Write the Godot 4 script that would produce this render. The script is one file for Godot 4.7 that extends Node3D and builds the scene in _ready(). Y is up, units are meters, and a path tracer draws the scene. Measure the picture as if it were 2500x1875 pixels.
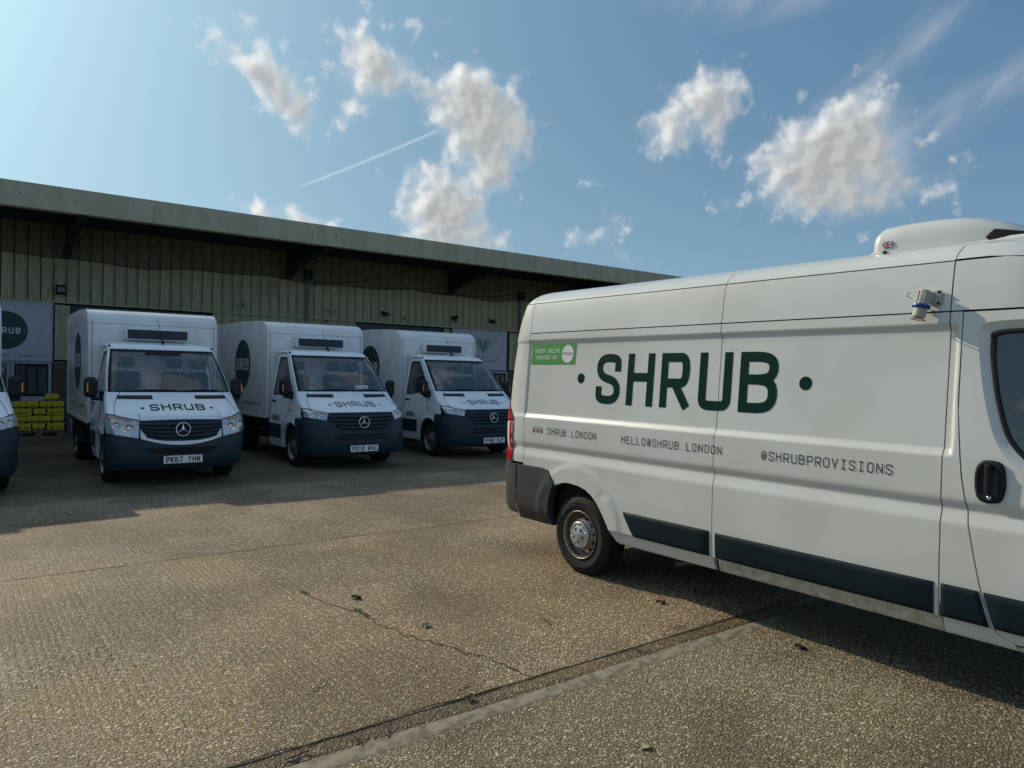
extends Node3D
# A delivery yard: four refrigerated box trucks in the shade of a warehouse canopy and a long white panel van in the sun.

# ------------------------------------------------------------------ mesh buffer
class Buf:
	var v := PackedVector3Array()
	var n := PackedVector3Array()
	var idx := PackedInt32Array()
	func tri(a: Vector3, b: Vector3, c: Vector3) -> void:
		var m := (c - a).cross(b - a)
		if m.length_squared() < 1e-16:
			return
		m = m.normalized()
		var k := v.size()
		v.append(a); v.append(b); v.append(c)
		n.append(m); n.append(m); n.append(m)
		idx.append(k); idx.append(k + 1); idx.append(k + 2)
	func quad(a: Vector3, b: Vector3, c: Vector3, d: Vector3) -> void:
		tri(a, b, c)
		tri(a, c, d)
	# rows of points of equal length, joined into a smooth sheet
	func grid(rows: Array, smooth := true, close_rows := false) -> void:
		var h := rows.size()
		var w: int = rows[0].size()
		if not smooth:
			for j in h - 1:
				for i in w - 1:
					quad(rows[j][i], rows[j][i + 1], rows[j + 1][i + 1], rows[j + 1][i])
			return
		var acc := PackedVector3Array()
		acc.resize(h * w)
		var f := PackedInt32Array()
		for j in h - 1:
			for i in w - 1:
				var q := [j * w + i, j * w + i + 1, (j + 1) * w + i + 1, (j + 1) * w + i]
				for t in [[q[0], q[1], q[2]], [q[0], q[2], q[3]]]:
					var a: Vector3 = rows[t[0] / w][t[0] % w]
					var b: Vector3 = rows[t[1] / w][t[1] % w]
					var c: Vector3 = rows[t[2] / w][t[2] % w]
					var m := (c - a).cross(b - a)
					if m.length_squared() < 1e-18:
						continue
					for k in t:
						acc[k] += m
					f.append_array(PackedInt32Array(t))
		if close_rows:
			for j in h:
				var s := acc[j * w] + acc[j * w + w - 1]
				acc[j * w] = s
				acc[j * w + w - 1] = s
		var k0 := v.size()
		for j in h:
			for i in w:
				v.append(rows[j][i])
				var m := acc[j * w + i]
				n.append(m.normalized() if m.length_squared() > 1e-20 else Vector3.UP)
		for k in f:
			idx.append(k0 + k)
	func box(c: Vector3, s: Vector3, bev := 0.0, bas := Basis.IDENTITY) -> void:
		var h := s * 0.5
		var b := minf(bev, minf(h.x, minf(h.y, h.z)) * 0.9)
		for ax in 3:
			var u := (ax + 1) % 3
			var w := (ax + 2) % 3
			for sg in [-1.0, 1.0]:
				var p := []
				for q in [[-1, -1], [1, -1], [1, 1], [-1, 1]]:
					var e := Vector3.ZERO
					e[ax] = sg * h[ax]
					e[u] = q[0] * (h[u] - b)
					e[w] = q[1] * (h[w] - b)
					p.append(c + bas * e)
				if sg > 0:
					quad(p[3], p[2], p[1], p[0])
				else:
					quad(p[0], p[1], p[2], p[3])
		if b <= 0.0:
			return
		for ax in 3:
			var u := (ax + 1) % 3
			var w := (ax + 2) % 3
			for su in [-1.0, 1.0]:
				for sw in [-1.0, 1.0]:
					var p := []
					for q in [[-1, 0], [1, 0], [1, 1], [-1, 1]]:
						var e := Vector3.ZERO
						e[ax] = q[0] * (h[ax] - b)
						e[u] = su * (h[u] - (b if q[1] == 1 else 0.0))
						e[w] = sw * (h[w] - (0.0 if q[1] == 1 else b))
						p.append(c + bas * e)
					if su * sw > 0:
						quad(p[3], p[2], p[1], p[0])
					else:
						quad(p[0], p[1], p[2], p[3])
		for sx in [-1.0, 1.0]:
			for sy in [-1.0, 1.0]:
				for sz in [-1.0, 1.0]:
					var a := c + bas * Vector3(sx * h.x, sy * (h.y - b), sz * (h.z - b))
					var d := c + bas * Vector3(sx * (h.x - b), sy * h.y, sz * (h.z - b))
					var e := c + bas * Vector3(sx * (h.x - b), sy * (h.y - b), sz * h.z)
					if sx * sy * sz > 0:
						tri(a, e, d)
					else:
						tri(a, d, e)
	func tube(p: PackedVector3Array, r: float, seg := 8, caps := true) -> void:
		var rows := []
		var up := Vector3.UP
		for i in p.size():
			var d := (p[mini(i + 1, p.size() - 1)] - p[maxi(i - 1, 0)]).normalized()
			if absf(d.dot(up)) > 0.95:
				up = Vector3.RIGHT if absf(d.x) < 0.9 else Vector3.BACK
			var s := d.cross(up).normalized()
			up = s.cross(d).normalized()
			var ring := PackedVector3Array()
			for k in seg + 1:
				var a := TAU * k / seg
				ring.append(p[i] + (s * cos(a) + up * sin(a)) * r)
			rows.append(ring)
		grid(rows, true, true)
		if caps:
			for e in [0, rows.size() - 1]:
				for k in seg:
					if e == 0:
						tri(p[0], rows[0][k], rows[0][k + 1])
					else:
						tri(p[e], rows[e][k + 1], rows[e][k])
	# prof: points (radius, along); turned round the axis z of xf
	func lathe(prof: PackedVector2Array, xf: Transform3D, seg := 32, smooth := true) -> void:
		if smooth:
			var rows := []
			for q in prof:
				var ring := PackedVector3Array()
				for k in seg + 1:
					var a := TAU * k / seg
					ring.append(xf * Vector3(q.x * cos(a), q.x * sin(a), q.y))
				rows.append(ring)
			grid(rows, true, true)
		else:
			for i in prof.size() - 1:
				lathe(PackedVector2Array([prof[i], prof[i + 1]]), xf, seg, true)
	# a flat outline (in x, y of xf) given thickness from z0 to z1
	func prism(poly: PackedVector2Array, z0: float, z1: float, xf := Transform3D()) -> void:
		var t := Geometry2D.triangulate_polygon(poly)
		for k in range(0, t.size(), 3):
			var a := poly[t[k]]
			var b := poly[t[k + 1]]
			var c := poly[t[k + 2]]
			tri(xf * Vector3(a.x, a.y, z1), xf * Vector3(c.x, c.y, z1), xf * Vector3(b.x, b.y, z1))
			tri(xf * Vector3(a.x, a.y, z0), xf * Vector3(b.x, b.y, z0), xf * Vector3(c.x, c.y, z0))
		for k in poly.size():
			var a := poly[k]
			var b := poly[(k + 1) % poly.size()]
			quad(xf * Vector3(a.x, a.y, z0), xf * Vector3(a.x, a.y, z1), xf * Vector3(b.x, b.y, z1), xf * Vector3(b.x, b.y, z0))
	func shifted(o: Vector3) -> Buf:
		for i in v.size():
			v[i] -= o
		return self
	func mesh() -> ArrayMesh:
		var a := []
		a.resize(Mesh.ARRAY_MAX)
		a[Mesh.ARRAY_VERTEX] = v
		a[Mesh.ARRAY_NORMAL] = n
		a[Mesh.ARRAY_INDEX] = idx
		var m := ArrayMesh.new()
		m.add_surface_from_arrays(Mesh.PRIMITIVE_TRIANGLES, a)
		return m

# ------------------------------------------------------------------ scene tree helpers
var used := {}
var M := {}
var rng := RandomNumberGenerator.new()

func numbered(called: String, parent: Node) -> String:
	var key := str(parent.get_instance_id()) + "/" + called
	var k: int = used.get(key, 0)
	used[key] = k + 1
	return called if k == 0 else "%s_%03d" % [called, k]

func meta(o: Node, label: String, category := "", group := "", kind := "") -> Node:
	if label: o.set_meta("label", label)
	if category: o.set_meta("category", category)
	if group: o.set_meta("group", group)
	if kind: o.set_meta("kind", kind)
	return o

func thing(called: String, label: String, category: String, at := Vector3.ZERO, turn := 0.0, group := "") -> Node3D:
	var o := Node3D.new()
	o.name = numbered(called, self)
	add_child(o)
	o.position = at
	o.rotation.y = turn
	meta(o, label, category, group)
	return o

func put(called: String, m: Mesh, material: Material, parent: Node, at := Vector3.ZERO) -> MeshInstance3D:
	var o := MeshInstance3D.new()
	o.name = numbered(called, parent)
	o.mesh = m
	o.material_override = material
	parent.add_child(o)
	o.position = at
	return o

func part(called: String, b: Buf, material: Material, parent: Node, at := Vector3.ZERO) -> MeshInstance3D:
	return put(called, b.mesh(), material, parent, at)

func holder(called: String, parent: Node, at := Vector3.ZERO) -> Node3D:
	var o := Node3D.new()
	o.name = numbered(called, parent)
	parent.add_child(o)
	o.position = at
	return o

func bx(c: Vector3, s: Vector3, bev := 0.0) -> Buf:
	var b := Buf.new()
	b.box(c, s, bev)
	return b

func lerp_table(t: Array, x: float) -> float:
	if x <= t[0][0]:
		return t[0][1]
	for i in range(1, t.size()):
		if x <= t[i][0]:
			return lerpf(t[i - 1][1], t[i][1], (x - t[i - 1][0]) / (t[i][0] - t[i - 1][0]))
	return t[-1][1]

func mat(called: String, r: float, g: float, b: float, rough := 0.6, metal := 0.0) -> StandardMaterial3D:
	var m := StandardMaterial3D.new()
	m.resource_name = called
	m.albedo_color = Color(r, g, b).linear_to_srgb()
	m.roughness = rough
	m.metallic = metal
	m.cull_mode = BaseMaterial3D.CULL_DISABLED
	M[called] = m
	return m

func glass(called: String, r: float, g: float, b: float, alpha: float) -> StandardMaterial3D:
	var m := mat(called, r, g, b, 0.03)
	m.albedo_color.a = alpha
	m.transparency = BaseMaterial3D.TRANSPARENCY_ALPHA
	return m

func noise(freq: float, oct: int, seed_: int, type := FastNoiseLite.TYPE_SIMPLEX_SMOOTH) -> FastNoiseLite:
	var f := FastNoiseLite.new()
	f.noise_type = type
	f.frequency = freq
	f.fractal_octaves = oct
	f.fractal_type = FastNoiseLite.FRACTAL_FBM if oct > 1 else FastNoiseLite.FRACTAL_NONE
	f.seed = seed_
	return f

# a blotchy texture laid on a material in the object's own axes: lo..hi multiply its colour
func mottle(m: StandardMaterial3D, freq: float, oct: int, lo: Color, hi: Color, tile: float, seed_: int, world := false, stretch := Vector3.ONE) -> void:
	var im := noise(freq, oct, seed_).get_seamless_image(512, 512)
	im.convert(Image.FORMAT_L8)
	var src := im.get_data()
	var dst := PackedByteArray()
	dst.resize(512 * 512 * 3)
	var lut := []
	for i in 256:
		lut.append(lo.lerp(hi, smoothstep(0.2, 0.8, i / 255.0)))
	var rr := PackedByteArray(); var gg := PackedByteArray(); var bb := PackedByteArray()
	for i in 256:
		rr.append(int(lut[i].r * 255)); gg.append(int(lut[i].g * 255)); bb.append(int(lut[i].b * 255))
	for i in src.size():
		var q := src[i]
		dst[i * 3] = rr[q]; dst[i * 3 + 1] = gg[q]; dst[i * 3 + 2] = bb[q]
	m.albedo_texture = ImageTexture.create_from_image(Image.create_from_data(512, 512, false, Image.FORMAT_RGB8, dst))
	m.uv1_triplanar = true
	m.uv1_world_triplanar = world
	m.uv1_scale = stretch / tile

# ------------------------------------------------------------------ lettering: strokes on a 6 x 9 grid; ~ rounds a stroke's corners
const GLYPH := {
	"A": "00,39,60 13,53", "B": "00,09 ~09,69,65,05 ~05,65,60,00", "C": "~67,69,09,00,60,62", "D": "00,09 ~09,39,69,60,30,00", "E": "69,09,00,60 05,55",
	"F": "69,09,00 05,55", "G": "~67,69,09,00,60,64 64,34", "H": "00,09 60,69 05,65", "I": "30,39 19,59 10,50", "J": "~69,62,60,30,00,02", "K": "00,09 69,14 24,60",
	"L": "09,00,60", "M": "00,09,35,69,60", "N": "00,09,60,69", "O": "~39,09,00,30 ~30,60,69,39", "P": "00,09 ~09,39,69,64,34,04", "Q": "~39,09,00,30 ~30,60,69,39 42,60",
	"R": "00,09 ~09,39,69,64,34,04 34,60", "S": "~67,69,09,05,64,60,00,02", "T": "09,69 39,30", "U": "~09,03,00,30 ~30,60,63,69", "V": "09,30,69", "W": "09,10,36,50,69", "X": "00,69 09,60",
	"Y": "09,35,69 35,30", "Z": "09,69,00,60", ".": "20,40", "@": "~50,00,09,69,62,42,46 ~46,26,22,42", "0": "~39,09,00,30 ~30,60,69,39", "1": "17,39,30", "5": "69,09,05 ~05,65,60,00",
	"6": "~58,39,09,03 ~04,00,30 ~30,60,65,35,05,03", "7": "09,69,20", "8": "~35,05,09,39 ~39,69,65,35 ~35,05,00,30 ~30,60,65,35", "-": "14,54",
}

func stroke_points(s: String) -> PackedVector2Array:
	var round_ := s.begins_with("~")
	var p := PackedVector2Array()
	for q in s.trim_prefix("~").split(","):
		p.append(Vector2(q.unicode_at(0) - 48, q.unicode_at(1) - 48))
	if round_:
		for it in 3:
			var o := PackedVector2Array([p[0]])
			for i in p.size() - 1:
				if i > 0:
					o.append(p[i].lerp(p[i + 1], 0.25))
				if i < p.size() - 2:
					o.append(p[i].lerp(p[i + 1], 0.75))
			o.append(p[p.size() - 1])
			p = o
	return p

# letters of the height h, width w, one every pitch, with strokes s thick; place(x, y, lift) gives the point on the surface
func letters(b: Buf, text: String, h: float, w: float, pitch: float, s: float, place: Callable, slant := 0.0) -> void:
	var x0 := 0.0
	var lift := 0.0
	for ch in text:
		for st in (GLYPH.get(ch, "") as String).split(" ", false):
			lift = fmod(lift + 0.00025, 0.00175)
			var p := stroke_points(st)
			for i in p.size():
				p[i] = Vector2(x0 + s / 2 + p[i].x / 6.0 * (w - s), s / 2 + p[i].y / 9.0 * (h - s))
				p[i].x += p[i].y * slant
			if ch == ".":
				p = PackedVector2Array([Vector2(x0 + w / 2 - s * 0.6, s * 0.6), Vector2(x0 + w / 2 + s * 0.6, s * 0.6)])
			var l := []
			var r := []
			# long straight runs are cut, so that they follow a bent surface
			var d := PackedVector2Array([p[0]])
			for i in range(1, p.size()):
				var cuts := maxi(1, int(p[i].distance_to(p[i - 1]) / (h * 0.25)))
				for c in cuts:
					d.append(p[i - 1].lerp(p[i], float(c + 1) / cuts))
			for i in d.size():
				var a := (d[i] - d[maxi(i - 1, 0)]).normalized()
				var e := (d[mini(i + 1, d.size() - 1)] - d[i]).normalized()
				if i == 0: a = e
				if i == d.size() - 1: e = a
				var m := (a + e).normalized()
				var off := Vector2(-m.y, m.x) * (s / 2) / maxf(m.dot(a), 0.45)
				var q := d[i]
				# butt ends reach half a stroke further
				if i == 0 and not (ch == "R" and st == "34,60") and not (st.begins_with("~") and ch in "ORBDPQ08") and ch != ".": q -= a * s * 0.5
				if i == d.size() - 1 and not (st.begins_with("~") and ch in "ORBDPQ08") and ch != ".": q += a * s * 0.5
				l.append(place.call(q.x + off.x, q.y + off.y, lift))
				r.append(place.call(q.x - off.x, q.y - off.y, lift))
			b.grid([PackedVector3Array(l), PackedVector3Array(r)], false)
		x0 += pitch

# each letter a part of its own
func letter_parts(called: String, text: String, h: float, w: float, pitch: float, s: float, place: Callable, material: Material, parent: Node) -> void:
	for i in text.length():
		if text[i] == " ": continue
		var b := Buf.new()
		letters(b, text[i], h, w, pitch, s, func(x, y, l): return place.call(x + i * pitch, y, l))
		part(called, b, material, parent)

func dot_part(called: String, cx: float, cy: float, r: float, place: Callable, material: Material, parent: Node, seg := 20) -> void:
	var b := Buf.new()
	dot(b, cx, cy, r, place, seg)
	part(called, b, material, parent)

func dot(b: Buf, cx: float, cy: float, r: float, place: Callable, seg := 20, lift := 0.0) -> void:
	for k in seg:
		var a := TAU * k / seg
		var e := TAU * (k + 1) / seg
		b.tri(place.call(cx, cy, lift), place.call(cx + cos(e) * r, cy + sin(e) * r, lift), place.call(cx + cos(a) * r, cy + sin(a) * r, lift))

# ------------------------------------------------------------------ sky
const SUN_AZ := -15.0      # degrees right of -z
const SUN_EL := 30.0

func towards(az: float, el: float) -> Vector3:
	var a := deg_to_rad(az)
	var e := deg_to_rad(el)
	return Vector3(sin(a) * cos(e), sin(e), -cos(a) * cos(e))

func air(d: Vector3, sun: Vector3) -> Vector3:
	var g := rad_to_deg(acos(clampf(d.dot(sun), -1.0, 1.0)))
	var el := rad_to_deg(asin(clampf(d.y, -1.0, 1.0)))
	# the clear sky scatters as much light back as on, and least across
	var c := Vector3(0.040, 0.114, 0.236) * (1.0 + 0.7 * smoothstep(82.0, 150.0, g)) + Vector3(0.88, 1.17, 1.14) * exp(-g / 20.0)
	c += Vector3(0.235, 0.315, 0.29) * exp(-maxf(el, 0.0) / 11.5) * (0.75 + 0.5 * exp(-g / 60.0))
	return c

# clouds, each az, el, half width, half height (degrees), turn, density
const CLOUDS := [
	16.0,22.0,1.72,0.63,-35,0.55,  18.0,20.9,2.07,1.18,-35,0.80,  19.3,19.9,2.11,1.21,-40,0.90,  20.4,18.4,1.70,1.39,-45,0.90,  16.7,23.3,0.62,0.57,-50,0.45,  15.1,21.3,1.00,0.72,0,0.40,  18.6,22.6,1.17,0.73,-60,0.40,  20.9,21.9,0.66,0.36,0,0.40,
	12.1,22.8,0.38,0.27,0,0.35,  10.0,18.6,0.39,0.25,0,0.35,  24.9,23.3,1.45,1.67,0,1.00,  25.9,21.5,2.02,1.71,0,1.00,  27.7,21.9,1.56,1.25,20,0.80,  24.3,18.8,0.82,1.20,-30,0.80,  29.2,25.0,0.67,0.61,0,0.45,  30.8,25.3,0.55,0.91,30,0.25,
	32.5,20.4,2.26,1.93,0,1.20,  34.1,19.2,2.78,2.45,0,1.20,  34.9,16.6,2.34,2.18,-20,1.10,  36.1,18.6,2.31,1.65,-20,0.90,  33.3,21.4,1.28,1.12,0,1.00,  35.2,14.8,1.53,1.36,0,0.80,  31.2,13.5,2.55,2.04,0,1.05,  30.7,12.1,2.23,1.89,0,1.00,
	32.6,11.5,2.07,2.07,0,0.90,  31.8,10.1,2.43,1.39,0,0.70,  35.3,10.2,1.75,1.05,0,0.50,  29.9,15.0,0.84,0.84,0,0.60,  17.8,11.5,1.02,0.89,0,0.90,  21.0,11.2,1.96,0.72,-10,0.90,  23.4,10.7,1.34,0.40,0,0.60,  52.1,20.7,1.53,1.69,-20,0.80,
	50.6,19.6,2.66,1.88,20,0.80,  49.0,18.5,2.24,1.44,30,0.70,  48.3,17.2,1.46,1.30,0,0.50,  52.7,18.9,1.09,2.49,-15,0.60,  61.8,17.7,2.31,1.59,25,1.00,  60.4,16.4,3.26,2.37,20,1.05,  58.5,15.4,3.05,2.29,0,1.00,  59.8,13.4,3.35,2.13,0,1.00,
	62.8,15.0,2.91,1.75,0,0.70,  56.0,15.4,1.25,1.09,0,0.50,  64.3,12.7,2.61,1.45,0,0.45,  67.8,13.3,1.10,1.65,-15,0.35,  57.9,17.9,1.05,0.75,0,0.30,  43.1,14.6,1.18,0.51,-15,0.40,  42.3,10.5,2.43,0.87,0,0.45,  45.0,11.3,1.37,1.20,0,0.35,
	53.1,12.8,1.30,0.98,0,0.30,  46.8,8.9,2.07,0.76,0,0.20,  33.2,8.8,2.11,0.88,0,0.30]
const CIRRUS := [  # az, el, half length, half width, turn, density
	53.0,26.2,4.5,1.0,-3,0.26,  58.0,25.6,4.0,0.9,8,0.24,  63.0,20.2,4.2,1.1,48,0.34,  66.5,22.4,2.6,0.8,40,0.26,  62.0,19.0,2.2,1.6,20,0.14,  67.5,17.6,5.0,1.4,24,0.24,  71.0,19.0,3.5,1.0,28,0.2,  64.0,16.6,3.0,1.6,10,0.12]

func make_sky(sun: Vector3) -> ImageTexture:
	const W := 4096
	const H := 2048
	# the air and a loose scatter of small clouds all round
	var far := noise(1.0, 5, 77)
	far.frequency = 2.2
	var coarse := Image.create(1024, 512, false, Image.FORMAT_RGBF)
	for j in 512:
		var el := 90.0 - (j + 0.5) / 512.0 * 180.0
		if el < -1.0:
			coarse.fill_rect(Rect2i(0, j, 1024, 512 - j), Color(0.16, 0.15, 0.13))
			break
		for i in 1024:
			var az := wrapf((i + 0.5) / 1024.0 * 360.0, -180.0, 180.0)
			var d := towards(az, el)
			var c := air(d, sun)
			if el > 3.0:
				var inside := smoothstep(-6.0, 0.0, az) * smoothstep(80.0, 74.0, az) * smoothstep(34.0, 29.0, el)
				if inside < 0.99:
					var p := d / maxf(d.y + 0.25, 0.3) * 1.3
					var q := far.get_noise_3d(p.x, p.y, p.z) + 0.3 * far.get_noise_3d(p.x * 4, p.y * 4, p.z * 4 + 9)
					var cov := smoothstep(0.11, 0.33, q) * (1.0 - inside) * 0.9
					var lit := 0.50 + 0.3 * exp(-rad_to_deg(acos(clampf(d.dot(sun), -1, 1))) / 30.0)
					c = c.lerp(Vector3(1.0, 0.98, 0.94) * lit * (1.0 - 0.35 * smoothstep(0.25, 0.6, q)), cov)
			coarse.set_pixel(i, j, Color(c.x, c.y, c.z))
	coarse.resize(W, H, Image.INTERPOLATE_CUBIC)
	# the clouds over the yard, finer
	var k := W / 360.0
	var a0 := -3.0
	var a1 := 78.0
	var e0 := 4.0
	var e1 := 31.0
	var w := int((a1 - a0) * k)
	var h := int((e1 - e0) * k)
	var den := PackedFloat32Array(); den.resize(w * h)
	var cir := PackedFloat32Array(); cir.resize(w * h)
	var wa := noise(0.55, 4, 5)
	var wb := noise(0.55, 4, 6)
	var puff := noise(0.42, 5, 11)
	var lump := noise(0.62, 2, 15)
	var fine := noise(2.6, 4, 12)
	for n in CLOUDS.size() / 6:
		var ca: float = CLOUDS[n * 6]
		var ce: float = CLOUDS[n * 6 + 1]
		var ra: float = CLOUDS[n * 6 + 2] * 1.04
		var re: float = CLOUDS[n * 6 + 3] * 1.04
		var t := deg_to_rad(CLOUDS[n * 6 + 4])
		var reach := maxf(ra, re) * 1.9
		for j in range(maxi(0, int((e1 - ce - reach) * k)), mini(h, int((e1 - ce + reach) * k))):
			for i in range(maxi(0, int((ca - reach - a0) * k)), mini(w, int((ca + reach - a0) * k))):
				var az := a0 + i / k
				var el := e1 - j / k
				var x := (az - ca) * 0.95 + 0.55 * wa.get_noise_2d(az, el)
				var y := el - ce + 0.55 * wb.get_noise_2d(az, el)
				var u := (x * cos(t) + y * sin(t)) / ra
				var q := (-x * sin(t) + y * cos(t)) / re
				den[j * w + i] += CLOUDS[n * 6 + 5] * exp(-(u * u + q * q) * 1.25)
	for n in CIRRUS.size() / 6:
		var t := deg_to_rad(CIRRUS[n * 6 + 4])
		for j in h:
			var el := e1 - j / k
			for i in range(int((CIRRUS[n * 6] - 9 - a0) * k), mini(w, int((CIRRUS[n * 6] + 9 - a0) * k))):
				var x: float = (a0 + i / k - CIRRUS[n * 6]) * 0.93
				var y: float = el - CIRRUS[n * 6 + 1]
				var u: float = (x * cos(t) + y * sin(t)) / CIRRUS[n * 6 + 2]
				var q: float = (-x * sin(t) + y * cos(t)) / CIRRUS[n * 6 + 3]
				var e := u * u + q * q
				if e < 4.0:
					cir[j * w + i] += CIRRUS[n * 6 + 5] * exp(-e * 1.2)
	var field := PackedFloat32Array(); field.resize(w * h)
	for j in h:
		var el := e1 - j / k
		for i in w:
			var D := den[j * w + i]
			if D < 0.02:
				field[j * w + i] = -0.45
				continue
			var az := a0 + i / k
			var bil := 1.0 - 2.4 * absf(lump.get_noise_2d(az, el)) + 0.5 * (1.0 - 2.4 * absf(lump.get_noise_2d(az * 2.3 + 40, el * 2.3)))
			field[j * w + i] = D * 0.96 + 0.95 * puff.get_noise_2d(az, el) + 0.22 * fine.get_noise_2d(az, el) * clampf(1.15 - D, 0.0, 1.0) + 0.08 * (bil - 0.9) - 0.45
	for j in h:
		var el := e1 - j / k
		for i in w:
			var az := a0 + i / k
			var e := field[j * w + i]
			var cz := cir[j * w + i]
			var line := absf((el - 13.4) - (az - 20.8) * 0.4554)
			if e <= -0.44 and cz < 0.01 and line > 0.3:
				continue
			var px := posmod(int(a0 * k) + i, W)
			var py := int((90.0 - e1) * k) + j
			var here := coarse.get_pixel(px, py)
			var c := Vector3(here.r, here.g, here.b)
			var d := towards(az, el)
			var near_sun := exp(-rad_to_deg(acos(d.dot(sun))) / 30.0)
			if line < 0.3 and az > 16.5 and az < 31.0:
				var solid := smoothstep(20.0, 23.0, az) * 0.75 + 0.16
				c += Vector3(0.26, 0.22, 0.17) * solid * exp(-line * line / 0.004) * smoothstep(16.5, 18.0, az)
			if cz > 0.01:
				var s := 0.75 + 0.9 * puff.get_noise_2d((az * 0.8 + el * 0.6) * 0.5, (el * 0.8 - az * 0.6) * 1.5)
				c = c.lerp(Vector3(0.40, 0.43, 0.50), clampf(cz * s, 0.0, 0.6))
			var veil := 0.30 * smoothstep(0.06, 0.9, den[j * w + i])
			c = c.lerp(Vector3(0.50, 0.53, 0.55), veil)
			if e > -0.16:
				var cov := 1.0 - exp(-1.55 * pow(maxf(e + 0.16, 0.0), 1.5))
				# parts turned to the sun, up and to the left, are bright; what lies behind them is not
				var q1 := clampi(j - int(0.30 * k), 0, h - 1) * w + clampi(i - int(0.5 * k), 0, w - 1)
				var q2 := clampi(j - int(0.9 * k), 0, h - 1) * w + clampi(i - int(1.4 * k), 0, w - 1)
				var q3 := clampi(j - int(1.6 * k), 0, h - 1) * w + clampi(i - int(2.4 * k), 0, w - 1)
				var deep := smoothstep(0.15, 1.25, 0.30 * den[q1] + 0.42 * den[q2] + 0.28 * den[q3] + 0.34 * puff.get_noise_2d(az - 0.7, el + 0.4))
				var bulge := clampf(0.55 * (puff.get_noise_2d(az, el) - puff.get_noise_2d(az - 0.45, el + 0.3)), -0.12, 0.14)
				var lit := (0.60 + 0.20 * near_sun) * (1.0 - 0.42 * deep) * (1.0 + bulge)
				c = c.lerp(Vector3(1.0, 0.985, 0.945) * lit + Vector3(0.01, 0.02, 0.03), clampf(cov, 0.0, 0.92))
			coarse.set_pixel(px, py, Color(c.x, c.y, c.z))
	return ImageTexture.create_from_image(coarse)

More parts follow.
